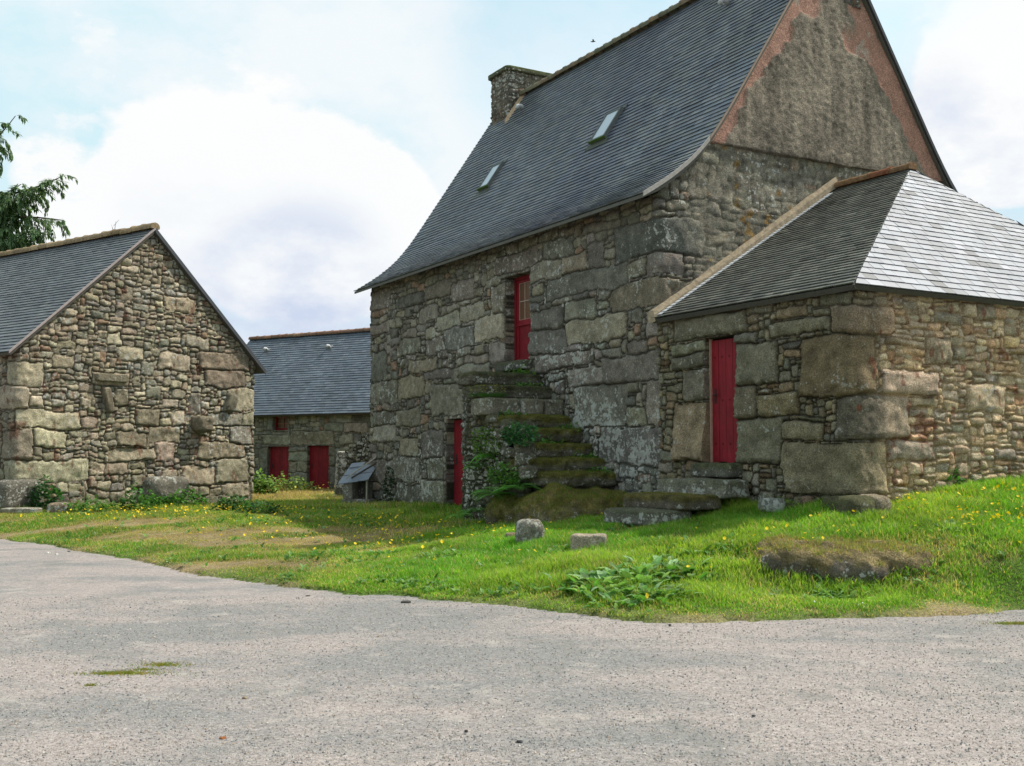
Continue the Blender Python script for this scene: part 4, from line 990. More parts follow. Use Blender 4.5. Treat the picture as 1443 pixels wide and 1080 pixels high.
# ================================================================== outside stair
def st(t, w): return M2(t, -w)
stair = thing('stone_staircase', tuple(st(3, .8)) + (.4,), 'mossy outside stone stair climbing the farmhouse front to the upper red door', 'staircase')
STEPS = [(1.30, 1.15, 1.45), (1.53, 1.5, 1.60), (1.78, 1.85, 1.36), (2.05, 2.2, 1.12), (2.29, 2.55, 1.5), (2.60, 2.85, 1.62), (2.86, 3.2, 1.58), (3.12, 3.55, 1.56)]
path = [st(5.62, 0), st(5.5, .72), st(4.75, 1.0), st(3.98, 1.42), st(1.75, 1.52), st(1.6, 0)]
cumS = np.concatenate(([0], np.cumsum([np.linalg.norm(path[i+1] - path[i]) for i in range(5)])))
sarr = np.arange(.02, cumS[-1], .022); zarr = np.arange(.1, 3.1, .022)
tt = [5.62, 5.5, 4.75, 3.98, 1.75, 1.6]
def stop(s):
    t = np.interp(s, cumS, tt)
    z = 1.1
    for zz_, tf, _ in STEPS:
        if t >= tf + .06: z = zz_ - .2
    return max(z, .9)
def keyt(x0, x1, yt, yb):
    P0 = st(3, 1.48); q0_, q1_ = onP(x0, (yt+yb)/2, P0, NF), onP(x1, (yt+yb)/2, P0, NF); t0, t1 = (q0_[:2] - C) @ U, (q1_[:2] - C) @ U; zt_, zb_ = onP((x0+x1)/2, yt, P0, NF)[2], onP((x0+x1)/2, yb, P0, NF)[2]
    return (np.interp(-t0, [-x for x in tt], cumS), np.interp(-t1, [-x for x in tt], cumS), zb_, zt_)
def tints(S, Z, c):
    g = sstep(-.05, .3, fbm(S / .4, Z / .35, None, 101, 4) + .25 * sstep(2.2, 1.2, Z))[..., None]
    return c * (1 - g * .6) + np.array((.06, .07, .025)) * g * .6
v, f, c = masonry(path, sarr, zarr, .6, .045, [keyt(*q) for q in [(665,688,600,615),(668,684,640,650),(700,712,650,672),(690,720,620,640)]], [(40, (.2, .45), (.14, .24), None)], lambda s, z, r: (r.uniform(.1, .32), r.uniform(.07, .17)),
                  [(.15, .135, .10), (.18, .165, .13), (.13, .12, .09), (.20, .19, .16)], 61, stop, (), bulge=(.02, .06), mortar=(.05, .045, .03), rr=.1, tint=tints, warp=.04)
mesh('side_wall', v, f, M_STONE, stair, c, True)
mb = MB(); frs = lambda a, b, z: tuple(st(a, b)) + (z,)
for i, (z_, t0, w_) in enumerate(STEPS):
    t1 = STEPS[i+1][1] if i < 7 else 3.9
    mb.box(frs, t0 + .12, t1 + .12, 1.34, .0, -.1, z_ - .16, (.05, .045, .03))
mb.box(frs, 4.03, 4.7, .85, .0, -.1, 2.9, (.05, .045, .03)); mb.box(frs, 4.71, 5.4, .6, .0, -.1, 2.9, (.05, .045, .03)); mb.build('rubble_core', M_PLAIN, stair)
au = math.atan2(U[1], U[0])
for i, (z_, t0, w_) in enumerate(STEPS):
    h_ = .26; 
    if i == 5:
        for (wa, wb_) in ((.02, .42), (.44, .92), (.94, 1.66)):
            rock_obj('step', stair, (.62, wb_ - wa, .31), au, tuple(st(t0 + .31, (wa + wb_)/2)) + (z_ - .155,), 200 + int(wa*100), n=16, pw=12, rough=.07, col=(.25, .225, .17), moss=.12, lich=.5)
        continue
    n_ = 22
    ms = .72 if i < 5 else .5
    rock_obj('step', stair, (.68, w_ + .04, h_), au, tuple(st(t0 + .34, w_/2 + .01)) + (z_ - h_/2,), 300 + i, n=34, pw=6, rough=.36, col=(.16, .145, .11), moss=ms, lich=.5, mosscol=(.14, .125, .03) if i < 5 else (.075, .075, .03))
for k_, (t_, w_, z_, d_) in enumerate([(1.75, 1.5, 1.50, .34), (2.0, 1.38, 1.70, .36), (2.3, 1.30, 1.92, .40), (2.62, 1.36, 2.10, .36), (2.1, 1.52, 1.62, .3), (2.5, 1.5, 1.95, .3), (1.5, 1.62, 1.3, .34), (2.85, 1.5, 2.22, .26)]):
    rock_obj('coping_stone', stair, (d_, d_*.8, d_*.62), au + k_, tuple(st(t_, w_)) + (z_,), 340 + k_, n=16, pw=4.5, rough=.22, col=(.17, .155, .115), moss=.35 if k_ % 2 else .1, lich=.7)
rock_obj('landing_slab', stair, (.8, 1.16, .24), au, tuple(st(4.33, .58)) + (3.02,), 311, n=18, pw=10, rough=.1, col=(.11, .10, .08), moss=.6, lich=.3)
rock_obj('landing_slab', stair, (.9, .84, .24), au, tuple(st(5.15, .42)) + (3.02,), 312, n=18, pw=10, rough=.1, col=(.15, .14, .115), moss=.3, lich=.6)
rock_obj('mossy_footing', stair, (2.0, 1.7, 1.0), au, tuple(st(.95, 1.02)) + (.46,), 320, n=70, pw=3.2, rough=.28, col=(.19, .165, .125), moss=.6, lich=.8, mosscol=(.19, .15, .045), tilt=(0, .05))
rock_obj('mossy_footing', stair, (1.1, .7, .7), au, tuple(st(2.0, 1.62)) + (.50,), 321, n=50, pw=3, rough=.3, col=(.10, .085, .06), moss=.8, lich=.6, mosscol=(.14, .12, .035))

# threshold steps of the annex
dst = thing('doorstep_flight', tuple(st(-1.3, .6)) + (.6,), 'three rough granite slabs forming steps up to the annex red door', 'steps')
pA = atY(990, 686, 16.15)
rock_obj('step', dst, (1.35, .62, .27), au + .12, (pA[0], pA[1], 1.10), 331, n=24, pw=10, rough=.16, col=(.26, .245, .19), moss=.25, lich=.8)
rock_obj('step', dst, (1.3, .85, .22), au + .06, (pA[0] - .50, pA[1] - .28, .92), 332, n=24, pw=9, rough=.16, col=(.15, .13, .095), moss=.75, lich=.4, mosscol=(.12, .10, .03))
rock_obj('step', dst, (1.15, .75, .22), au + .08, (pA[0] - .88, pA[1] - .55, .72), 333, n=24, pw=9, rough=.14, col=(.20, .19, .16), moss=.35, lich=.9)
rock_obj('threshold', dst, (.95, .5, .22), au, tuple(st(-1.45, .0)) + (1.36,), 334, n=16, pw=9, rough=.12, col=(.15, .14, .11), moss=.4, lich=.5)

def ground_at(px, py, z0=.35):
    d = ray(px, py); k = np.arange(9.5, 48, .01) / d[1]; x, y, z = d[0]*k, d[1]*k, EYE + d[2]*k
    i = int(np.argmax(z < TZ(x, y))); return np.array((x[i], y[i], gz(x[i], y[i])))
# loose stones
def loose(name, px, py, dims, rot, seed, label, cat='stone', dz=0., **k):
    p = ground_at(px, py)
    v, f, c = rock(dims, rot, (p[0], p[1], p[2] + dims[2]*.30), seed, **k)
    return prop(mesh(name, v, f, M_STONE, None, c, True), label, cat)
loose('round_boulder', 746, 768, (.35, .34, .44), .4, 401, 'round pitted granite stone sitting in the grass before the stair', n=26, pw=3.6, rough=.12, col=(.26, .235, .19), lich=.8)
loose('pale_slab', 830, 776, (.45, .34, .26), -.15, 402, 'flat pale stone slab lying in the grass right of the round stone', n=22, pw=9, rough=.10, col=(.42, .35, .26), lich=.3)
loose('small_stone', 722, 763, (.22, .2, .15), .2, 403, 'small tan stone half hidden behind the round pitted stone', n=14, pw=4, rough=.14, col=(.28, .22, .14))
loose('garden_stone', 84, 722, (.50, .4, .26), .1, 404, 'rounded reddish stone at the foot of the left barn gable', n=18, pw=3.5, rough=.14, col=(.26, .20, .14))
loose('flat_stone', 30, 722, (.8, .4, .12), .1, 405, 'flat pale stone at the left barn corner under the big boulder', n=18, pw=6, rough=.15, col=(.30, .27, .2))
for i, (px, py, d, lb) in enumerate([(1085,712,.36,'white lichened stone at the foot of the annex left of the corner boulder'), (1137,705,.20,'small pink stone under the annex corner boulder'), (1195,722,.75,'dark wide foundation stone below the annex corner boulder'), (1222,712,.5,'tan foundation stone just right of the annex corner'), (1112,722,.42,'mossy dark stone low on the annex front')]):
    zst = atY(px, py, 14.2 if px > 1150 else 14.9)
    v, f, c = rock((d, d*.7, d*.55), au, (zst[0] + .02, zst[1] + .0, zst[2]), 420 + i, n=18, pw=4, rough=.16, col=[(.3,.3,.27),(.30,.20,.14),(.13,.115,.08),(.27,.22,.15),(.12,.11,.08)][i], lich=[1.,.2,.4,.2,.3][i], moss=[.1,0,.35,0,.5][i])
    prop(mesh('foundation_stone', v, f, M_STONE, None, c, True), lb, 'stone')
# rock ledge in the bank
pc = atY(1195, 806, 12.2)
v, f, c = rock((2.15, 1.3, .95), .03, (pc[0] - .05, pc[1] + .42, .14), 430, n=90, pw=3.4, rough=.24, col=(.15, .125, .095), moss=.85, lich=.45, mosscol=(.24, .185, .09), mlo=.45)
prop(mesh('rock_outcrop', v, f, M_STONE, None, c, True), 'long dark outcrop of bedrock topped with dry moss in the grass bank', 'rock')
pc = atZ(590, 853, .0)
mb = MB(); rg = np.random.default_rng(3)
for i, (px, py, w_, lb, cc) in enumerate([(572,851,.16,'dark flat chip of stone by the verge on the road',(.06,.055,.05)), (534,898,.05,'small tan pebble alone on the middle of the road',(.35,.27,.18)), (345,985,.05,'pale yellowish pebble in the foreground gravel',(.40,.30,.18)), (314,1042,.055,'orange brown leaf scrap on the near road',(.35,.13,.05)), (97,778,.09,'dark pebble on the road edge at left',(.07,.065,.06)), (434,841,.07,'dark pebble at the grass edge in the centre left',(.06,.055,.05)), (944,882,.06,'dark pebble beside the verge under the dock plants',(.07,.06,.06)), (732,1047,.05,'dark grey pebble in the near foreground centre',(.07,.07,.07)), (68,780,.10,'white stone chip on the road edge at far left',(.6,.58,.54)), (80,782,.08,'smaller white chip beside the white stone on the road',(.6,.58,.54)), (1062,1010,.035,'small dark pebble on the right foreground road',(.08,.08,.08)), (657,1032,.04,'black pebble left of centre in the near foreground',(.05,.05,.05))]):
    p = atZ(px, py, .0); w_ *= .7; cc = tuple(q * 1.3 for q in cc); v, f, c = rock((w_, w_*.7, w_*.35), i*1.3, (p[0], p[1], .004 + w_*.08), 440 + i, n=7, pw=3.5, rough=.2, col=cc, lich=0)
    prop(mesh('pebble', v, f, M_STONE, None, c, True), lb, 'pebble')

# ================================================================== kennel, post and tumbled wall by the far corner
q = atY(499, 707, 27.6); kx, ky = q[0], q[1]; kz = gz(kx, ky)
ken = thing('stone_trough_shelter', (kx, ky, kz), 'little slate-roofed stone shelter leaning at the far corner of the farmhouse', 'shelter')
ux = np.array((math.cos(-.25), math.sin(-.25)))
frn = frame((kx - .30, ky), ux, kz)
rock_obj('base_stone', ken, (.80, .55, .22), -.25, frn(.36, .2, .03), 501, n=16, pw=8, rough=.12, col=(.21, .19, .15), lich=.5)
rock_obj('side_stone', ken, (.27, .42, .50), -.25, frn(.16, .16, .33), 502, n=16, pw=9, rough=.09, col=(.23, .21, .165), lich=.5)
rock_obj('back_stone', ken, (.40, .12, .5), -.25, frn(.46, .42, .33), 503, n=12, pw=8, rough=.1, col=(.12, .11, .09), lich=.3)
mb = MB(); mb.box(frn, .63, .67, .0, .06, .12, .66, (.30, .26, .20)); mb.build('wooden_post', M_PLAIN, ken)
mb = MB()
O = np.array(frn(-.08, -.10, .52)); xa = np.array(frn(1, 0, 0)) - np.array(frn(0, 0, 0)); ya = np.array(frn(0, .62, .36)) - np.array(frn(0, 0, 0)); tl = np.array((0, 0, .11))
for i, (a0, a1, b0, b1, lf) in enumerate([(0,.28,0,.6,0),(.29,.52,0,.55,.01),(.53,.80,.02,.6,.02),(.02,.3,.5,1.05,.02),(.31,.56,.5,1.1,.03),(.57,.82,.5,1.12,.035),(.05,.42,.95,1.25,.05)]):
    pts_ = [O + xa*a + ya*b + tl*a*.9 + np.array((0,0,lf)) for a, b in ((a0,b0),(a1,b0+.02),(a1,b1),(a0,b1))]
    mb.add(pts_ + [p - np.array((0,0,.018)) for p in pts_], [(0,1,2,3),(7,6,5,4),(0,4,5,1),(1,5,6,2),(2,6,7,3),(3,7,4,0)], tuple(np.array((.17, .20, .24)) * rng.uniform(.8, 1.15)))
mb.build('slate_roof', M_SLATE, ken)
mb = MB(); a_ = np.array(frn(.12, -.02, .66)); b_ = np.array(frn(.78, .30, 1.18)); mb.tube([a_, b_], .018, 6, (.42, .38, .32)); mb.tube([a_ + np.array((.12, 0, .0)), b_ + np.array((.08, 0, -.10))], .026, 6, (.07, .06, .05)); mb.build('leaning_pole', M_PLAIN, ken)
# granite post
pp_ = atY(481, 690, 33.0); zt_ = atY(481, 636, 33.0)[2]; gzp = gz(pp_[0], pp_[1])
v, f, c = rock((.36, .34, zt_ - gzp + .3), .3, (pp_[0], pp_[1], (zt_ + gzp - .3)/2), 510, n=24, pw=7, rough=.12, col=(.15, .14, .11), lich=1., tilt=(0, .03))
prop(mesh('granite_post', v, f, M_STONE, None, c, True), 'upright granite post with a white lichened top between byre and house', 'post')
w0 = atY(489, 640, 32.5)[:2]; w1 = atY(540, 640, 30.5)[:2]; Lw = np.linalg.norm(w1 - w0); dw = (w1 - w0)/Lw; nw = np.array((-dw[1], dw[0]))
sarr = np.arange(0, Lw + .4, .03); zarr = np.arange(.1, 2.2, .03)
ztops = [atY(490, 634, 32.5)[2], atY(505, 640, 32)[2], atY(512, 630, 31.6)[2], atY(523, 615, 31.)[2], atY(540, 605, 30.5)[2]]
v, f, c = masonry([w0, w1, w1 + nw*.45], sarr, zarr, .3, .05, [], [(10, (.3, .6), (.15, .25), None)], lambda s, z, r: (r.uniform(.15, .4), r.uniform(.08, .18)), [(.12, .11, .085), (.15, .135, .10)], 71,
                  lambda s: float(np.interp(s, [0, .35, .6, 1.0, 1.8], ztops)), (), bulge=(.03, .07), mortar=(.03, .027, .02), lichen=lambda S, Z, l: np.clip(l + sstep(1.3, 1.7, Z), 0, 1))
rw = thing('tumbled_wall', tuple(w0) + (.3,), 'tumbled dry stone wall stub behind the slate-roofed shelter', 'wall')
mesh('wall_face', v, f, M_STONE, rw, c, True)
mb = MB(); 
mb.box(frame(w0, dw, 0), 0, Lw, .04, .4, .1, 1.45, (.06, .055, .045)); mb.build('wall_core', M_PLAIN, rw)

# ================================================================== vegetation helpers
def leafpoly(mb, base, az, ln, wd, pitch, bend, col, fold=.25, n=4):
    """a curved leaf blade; base point, heading az, rises with pitch and bends down"""
    base = np.array(base, float); d = np.array((math.cos(az), math.sin(az), 0)); s = np.array((-math.sin(az), math.cos(az), 0)); up = np.array((0, 0, 1.))
    vs = []; p = base.copy(); a = pitch
    for i in range(n + 1):
        t = i / n; w = wd * (math.sin(math.pi * min(.08 + t * .92, 1.)**.8) * .5 + .02)
        if i == n: w = .002
        c_ = d * (-math.sin(a)) + up * math.cos(a)
        vs += [p - s * w + c_ * w * fold, p.copy(), p + s * w + c_ * w * fold]
        p = p + (d * math.cos(a) + up * math.sin(a)) * ln / n; a -= bend / n
    fs = []
    for i in range(n): fs += [(i*3, i*3+1, i*3+4, i*3+3), (i*3+1, i*3+2, i*3+5, i*3+4)]
    mb.add(vs, fs, col)
def dock(px, py, size, nl, label, seed, col=(.07, .15, .03), stalk=False):
    p = ground_at(px, py); r = random.Random(seed); mb = MB(); spread = size; size = size * .47; nl = int(nl * 2.3)
    for i in range(nl):
        az = i * 2.4 + r.uniform(-.4, .4); ln = size * r.uniform(.65, 1.15); k = r.uniform(.6, 1.7)
        cc = (col[0]*k, col[1]*k, col[2]*k) if r.random() > .3 else (.20*k, .31*k, .15*k)
        b = p + np.array((math.cos(az), math.sin(az), 0)) * spread * r.uniform(.0, 1.1); b[2] = gz(b[0], b[1]) - .01
        leafpoly(mb, b + np.array((0, 0, .03)), az, ln, ln * r.uniform(.36, .5), r.uniform(.45, 1.15), r.uniform(.7, 1.5), cc)
    if stalk:
        for k in range(3):
            q = p + np.array((r.uniform(-.05, .05), 0, 0)); tip = q + np.array((r.uniform(-.08, .08), 0, size * r.uniform(1.1, 1.6))); mb.tube([q, tip], .005, 4, (.10, .14, .04))
            for j in range(7): leafpoly(mb, q + (tip - q) * (j + 1.5) / 9, j * 2.4, size*.3, size*.08, .6, .8, (.09, .17, .05), n=2)
    return prop(mb.build('dock_plant', M_LEAF, None), label, 'plant', 'broad leaved dock plants in the grass')
dk = [(835,826,.42,26,'dock plant at the left end of the big leafy clump near the road'),(868,832,.42,24,'pale leaved dock plant in the left middle of the leafy clump'),(872,852,.30,12,'lowest dock plant of the clump, closest to the road'),(905,815,.46,26,'tall dock plant in the centre of the leafy clump'),
      (925,842,.34,20,'dock plant at the right foot of the leafy clump'),(945,808,.42,22,'dock plant at the upper right of the leafy clump'),(972,812,.36,18,'dock plant at the right end of the leafy clump'),(905,842,.32,16,'dark dock plant low in the middle of the clump'),
      (778,783,.30,16,'dock plant between the round stone and the pale slab'),(765,800,.22,12,'small dock plant below the pale slab'),(716,800,.20,12,'small dock plant below the round stone'),
      (990,784,.42,9,'dock plant with a few very large leaves near the doorsteps'),(946,770,.30,12,'upright leafy weed left of the large leaved plant'),(541,784,.26,16,'isolated dock plant in the yellow flowers at centre left'),(622,788,.30,20,'dark dock plant in the grass below the cellar door'),
      (655,783,.26,16,'bushy dock plant right of the dark one below the stair'),(676,757,.28,9,'pale leaved weed in the shade below the stair'),(1196,838,.30,16,'grey green dock plant below the bedrock outcrop'),(1172,846,.22,12,'small dock plant at the left foot of the outcrop'),(1222,828,.26,12,'weed with narrow leaves against the outcrop'),
      (1336,750,.26,14,'grey leaved weed in the bright grass right of the annex corner'),(1160,840,.2,10,'tiny dock plant left of the outcrop plants'),(895,790,.22,10,'dock plant above the leafy clump in short grass'),(1240,845,.18,9,'low weed at the right foot of the outcrop')]
for i, (px, py, s, n_, lb) in enumerate(dk): dock(px, py, s, n_, lb, 600 + i, (.12, .23, .075) if i in (1, 3, 16, 17, 20) else (.075, .18, .04), i in (12, 19, 16))

def fern(p, size, nf, label, seed, spread=(0, 6.28), rise=.7):
    r = random.Random(seed); mb = MB(); p = np.array(p, float)
    for i in range(nf):
        az = spread[0] + (spread[1] - spread[0]) * (i + r.random()*.6) / nf; L_ = size * r.uniform(.7, 1.1); q = p.copy(); a = rise + r.uniform(-.2, .3); k = r.uniform(.8, 1.3)
        n = 20; prevq = q
        for j in range(n):
            d = np.array((math.cos(az)*math.cos(a), math.sin(az)*math.cos(a), math.sin(a))); q = q + d * L_/n; a -= 1.5/n
            w = L_ * .24 * math.sin(math.pi * min(1, (j + 2) / (n + 1))**.9) 
            for sg in (-1, 1):
                leafpoly(mb, q, az + sg*1.25, w, w*.22 + .008, a*.4, .4, (.11*k, .28*k, .05*k), n=2, fold=.1)
    return prop(mb.build('fern', M_LEAF, None), label, 'fern', 'ferns growing around the stair')
def onside(px, py, w_): return onP(px, py, st(3, w_), NF)
fern(onside(700, 700, 1.75), .62, 12, 'bright green fern low against the stair side wall', 701)
fern(onside(732, 692, 1.7), .55, 11, 'upright fern at the foot of the mossy steps', 702)
fern(onside(676, 660, 1.52), .46, 8, 'small fern growing out of the stair wall beside the cellar door', 703, (2.6, 5.6))
fern(onside(690, 642, 1.52), .42, 8, 'fern hanging from the middle of the stair side wall', 704, (2.6, 5.6), .3)
fern(onside(648, 730, 2.3), .38, 7, 'dark fern in the shade under the cellar door', 705)
fern(onside(668, 722, 2.0), .38, 7, 'low fern between cellar door and stair foot', 706)

def bush(name, pts_fn, n, size, col, label, cat, seed, group=None, mat=None, var=.4):
    r = random.Random(seed); mb = MB()
    for i in range(n):
        p, nn = pts_fn(r); k = 1.35 * r.uniform(1 - var, 1 + var); az = r.uniform(0, 6.28)
        leafpoly(mb, p, az, size * r.uniform(.6, 1.2), size * r.uniform(.5, .8), r.uniform(-.5, 1.), r.uniform(0, 1.), (col[0]*k, col[1]*k, col[2]*k), n=2)
    return prop(mb.build(name, mat or M_LEAF, None), label, cat, group)
def wallpatch(conv, px0, px1, py0, py1, P0, nrm, out=.09):
    def fn(r):
        for _ in range(20):
            u_, v_ = r.random(), r.random(); 
            if (u_-.5)**2 + (v_-.5)**2 < .26 - .1 * r.random(): break
        q = onP(px0 + (px1-px0)*u_, py0 + (py1-py0)*v_, P0, nrm); o = r.uniform(.02, out)
        return np.array((q[0] + nrm[0]*o, q[1] + nrm[1]*o, q[2])), nrm
    return fn
bush('ivy', wallpatch(None, 543, 560, 655, 712, C, NF, .05), 240, .08, (.02, .05, .018), 'dark ivy climbing the far end of the farmhouse front', 'ivy', 711)
bush('ivy', wallpatch(None, 712, 766, 596, 630, st(3, 1.5), NF, .14), 420, .09, (.05, .13, .055), 'ivy hanging over the upper part of the stair side wall', 'ivy', 712)
bush('wall_weeds', wallpatch(None, 664, 712, 600, 650, st(3, 1.5), NF, .07), 360, .07, (.10, .18, .04), 'green weeds rooted in the stair side wall below the landing', 'plant', 713)
bush('wall_weeds', wallpatch(None, 690, 745, 650, 690, st(3, 1.55), NF, .12), 420, .08, (.10, .20, .05), 'mixed green weeds low on the stair side wall', 'plant', 714)
def flowers_tuft(p, n, rad, label, seed):
    r = random.Random(seed); mb = MB(); fl = mb
    for i in range(n):
        a, q = r.uniform(0, 6.28), rad * math.sqrt(r.random()); b = np.array(p) + np.array((math.cos(a)*q, math.sin(a)*q, 0)); h = r.uniform(.08, .22)
        leafpoly(mb, b, a, .12, .03, .8, .8, (.06, .14, .03), n=2)
        if r.random() < .6:
            t = b + np.array((r.uniform(-.03, .03), r.uniform(-.03, .03), h)); s = r.uniform(.014, .024); fl.add([t + np.array((math.cos(k)*s, math.sin(k)*s, .012*(k > 0) + r.uniform(-.004, .004))) for k in (0, 1.05, 2.1, 3.14, 4.2, 5.24)], [(0,1,2,3,4,5)], (.75, .55, .03))
            mb.tube([b, t], .002, 3, (.08, .14, .04))
    return prop(mb.build('flower_tuft', M_FLOWER, None), label, 'plant')
rs_ = random.Random(77)
for i, (si, wv, lb) in enumerate([(0, .3, 'weeds on the lowest mossy step near the wall'), (1, .25, 'weeds on the second step against the wall'), (2, .9, 'small weeds in the middle of the third step'), (3, .2, 'weeds on the fourth step against the wall'), (4, 1.2, 'weeds at the outer end of the fifth step'), (6, .5, 'weeds below the landing against the wall'), (7, .35, 'green tuft beside the upper red door sill')]):
    z_, t0, w_ = STEPS[si]; c0_ = tuple(st(t0 + .26, wv)) + (z_ - .03,)
    bush('step_weeds', (lambda c0: (lambda r: (np.array((c0[0] + r.gauss(0, .13), c0[1] + r.gauss(0, .07), c0[2] + abs(r.gauss(0, .05)))), None)))(c0_), 110, .07, (.09, .19, .04), lb, 'weed', 900 + i)
fp = onside(687, 556, 1.45); flowers_tuft((fp[0], fp[1] + .05, 2.62), 110, .32, 'tuft of yellow flowers growing on the left side of the upper steps', 720)
g_ = lambda px, py, r_, h_: (lambda r: ((lambda c, a, q, hh: (np.array((c[0] + math.cos(a)*q*r_, c[1] + math.sin(a)*q*r_*.45, c[2] + hh*h_*(1 - .6*q))), None))(ground_at_c(px, py), r.uniform(0, 6.28), math.sqrt(r.random()), r.random())))
_gc = {}
def ground_at_c(px, py):
    if (px, py) not in _gc: _gc[(px, py)] = ground_at(px, py)
    return _gc[(px, py)]
bw_ = [(1330,694,.27,.50,300,.085,(.06,.16,.03),'bright green leafy weed against the annex side wall'),(1362,690,.25,.42,260,.08,(.04,.11,.035),'dark blue green weed against the annex side wall'),(62,718,.40,.85,420,.11,(.035,.10,.03),'dark green bramble at the left corner of the barn gable'),
       (190,722,.35,.65,260,.10,(.05,.13,.03),'leafy weed left of the boulder at the barn gable foot'),(128,722,.55,.40,300,.09,(.07,.15,.035),'pale low weeds along the barn foot left of centre'),(213,718,.30,.50,220,.09,(.06,.15,.03),'weeds growing over the left side of the barn boulder'),
       (262,716,.55,.55,400,.10,(.06,.15,.03),'green weeds right of the boulder at the barn gable foot'),(330,722,.45,.45,300,.10,(.04,.10,.03),'dark weeds at the right corner of the barn gable'),(365,725,.5,.35,260,.09,(.04,.10,.03),'low dark weeds in the shade right of the barn corner'),
       (1120,716,.25,.30,160,.07,(.04,.12,.02),'mossy weeds on the annex footing left of the corner boulder'),(1060,700,.3,.25,160,.07,(.035,.10,.02),'shaded weeds beside the doorstep slabs'),(875,690,.28,.35,200,.08,(.05,.14,.02),'tufts of green beside the lowest mossy step'),(860,718,.55,.22,260,.09,(.07,.17,.03),'grass tufts at the foot of the brown mossy mound'),(800,735,.5,.18,240,.08,(.06,.16,.03),'low weeds along the front of the mossy mound'),(905,680,.30,.25,160,.08,(.04,.12,.02),'grassy weeds at the farmhouse corner between stair and doorsteps')]
for i, (px, py, r_, h_, n_, s_, col, lb) in enumerate(bw_): bush('weed_clump', g_(px, py, r_, h_), n_, s_, col, lb, 'weed', 730 + i, 'weed clumps at the foot of the walls')
# tall herbs by the yard passage
bush('tall_weeds', g_(364, 698, .6, .85), 480, .16, (.12, .20, .05), 'tall yellow green weeds behind the barn corner', 'weed', 760)
bush('tall_weeds', g_(400, 692, 1.1, .7), 500, .13, (.14, .20, .06), 'flowering weeds in front of the left byre door', 'weed', 761)

# ================================================================== grass
def blades(n, box, hfun, seg2, seed, wmul=1., dens=None, prob=None):
    r = np.random.default_rng(seed); x = r.uniform(box[0], box[1], n); y = r.uniform(box[2], box[3], n)
    d = y - EDGE(x); dry = DRY(x, y); keep = (d > -.03 + .0 * d) & ~inbuild(x, y, .03) & (r.random(n) < (1 - .35 * dry)) & (r.random(n) < sstep(-.05, .35, d) + .35)
    cl = fbm(x / .35, y / .35, None, seed, 3); keep &= r.random(n) < .88 + .6 * cl
    if prob is not None: keep &= r.random(n) < prob(x, y)
    keep &= np.abs(x) < y * .50 + .6
    x, y, d, dry, cl = x[keep], y[keep], d[keep], dry[keep], cl[keep]; n = len(x); z = TZ(x, y) - .01
    h = hfun(x, y, d, dry) * r.uniform(.5, 1.3, n) * (1 + .45 * cl); az = r.uniform(0, 6.283, n); ln = h * r.uniform(.15, .9, n); w = (.0035 + .0018 * r.random(n)) * wmul * (1 + .05 * np.maximum(y - 12, 0))
    dx, dy = np.cos(az), np.sin(az); a2 = az + r.uniform(.9, 2.2, n); sx, sy = np.cos(a2) * w, np.sin(a2) * w
    k = r.uniform(.7, 1.35, n)[:, None] * (1 + .35 * fbm(x / .8, y / .8, None, seed + 4, 3))[:, None]
    g1 = np.array((.10, .265, .022)); g2 = np.array((.235, .35, .045)); tn = np.array((.46, .36, .17))
    mixv = np.clip(.5 + .9 * fbm(x / 1.3, y / 1.3, None, seed + 8, 3), 0, 1)[:, None]; c = g1 * (1 - mixv) + g2 * mixv
    isd = (r.random(n) < .09 + .20 * sstep(-1, -3, x) + .72 * dry)[:, None]; c = np.where(isd, tn, c) * k
    if seg2:
        P = np.stack([np.stack([x - sx, y - sy, z], 1), np.stack([x + sx, y + sy, z], 1), np.stack([x + dx*ln*.35 + sx*.8, y + dy*ln*.35 + sy*.8, z + h*.6], 1), np.stack([x + dx*ln*.35 - sx*.8, y + dy*ln*.35 - sy*.8, z + h*.6], 1), np.stack([x + dx*ln, y + dy*ln, z + h], 1)], 1)
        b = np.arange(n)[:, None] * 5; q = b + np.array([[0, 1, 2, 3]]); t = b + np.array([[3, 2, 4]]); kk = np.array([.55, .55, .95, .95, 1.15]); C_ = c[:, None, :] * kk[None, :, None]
        return P.reshape(-1, 3), [q, t], C_.reshape(-1, 3)
    P = np.stack([np.stack([x - sx, y - sy, z], 1), np.stack([x + sx, y + sy, z], 1), np.stack([x + dx*ln, y + dy*ln, z + h], 1)], 1)
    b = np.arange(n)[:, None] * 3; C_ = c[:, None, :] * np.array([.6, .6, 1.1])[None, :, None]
    return P.reshape(-1, 3), [b + np.array([[0, 1, 2]])], C_.reshape(-1, 3)
def hf(x, y, d, dry):
    lush = sstep(-2.6, -.3, x); h = .038 + .045 * lush * sstep(.1, 1.0, d) + .02 * sstep(.1, 1.2, d)
    tx, tg = (x - C[0])*U[0] + (y - C[1])*U[1], (x - C[0])*V[0] + (y - C[1])*V[1]
    nearw = sstep(.9, .1, np.abs(tg)) * (tg < 0) * (tx < 12) * (tx > -4); h = h + .06 * nearw
    h = h + .05 * sstep(.7, .0, np.abs(((x - B[0])*NB[0] + (y - B[1])*NB[1]))) + .05 * sstep(1.5, 3., x) * sstep(2.2, 4, d)
    return h * (1 - .6 * dry)
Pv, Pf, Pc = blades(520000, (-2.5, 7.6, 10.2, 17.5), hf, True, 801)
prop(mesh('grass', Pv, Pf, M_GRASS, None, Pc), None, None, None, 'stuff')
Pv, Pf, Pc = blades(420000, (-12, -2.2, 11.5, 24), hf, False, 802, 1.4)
prop(mesh('grass', Pv, Pf, M_GRASS, None, Pc), None, None, None, 'stuff')
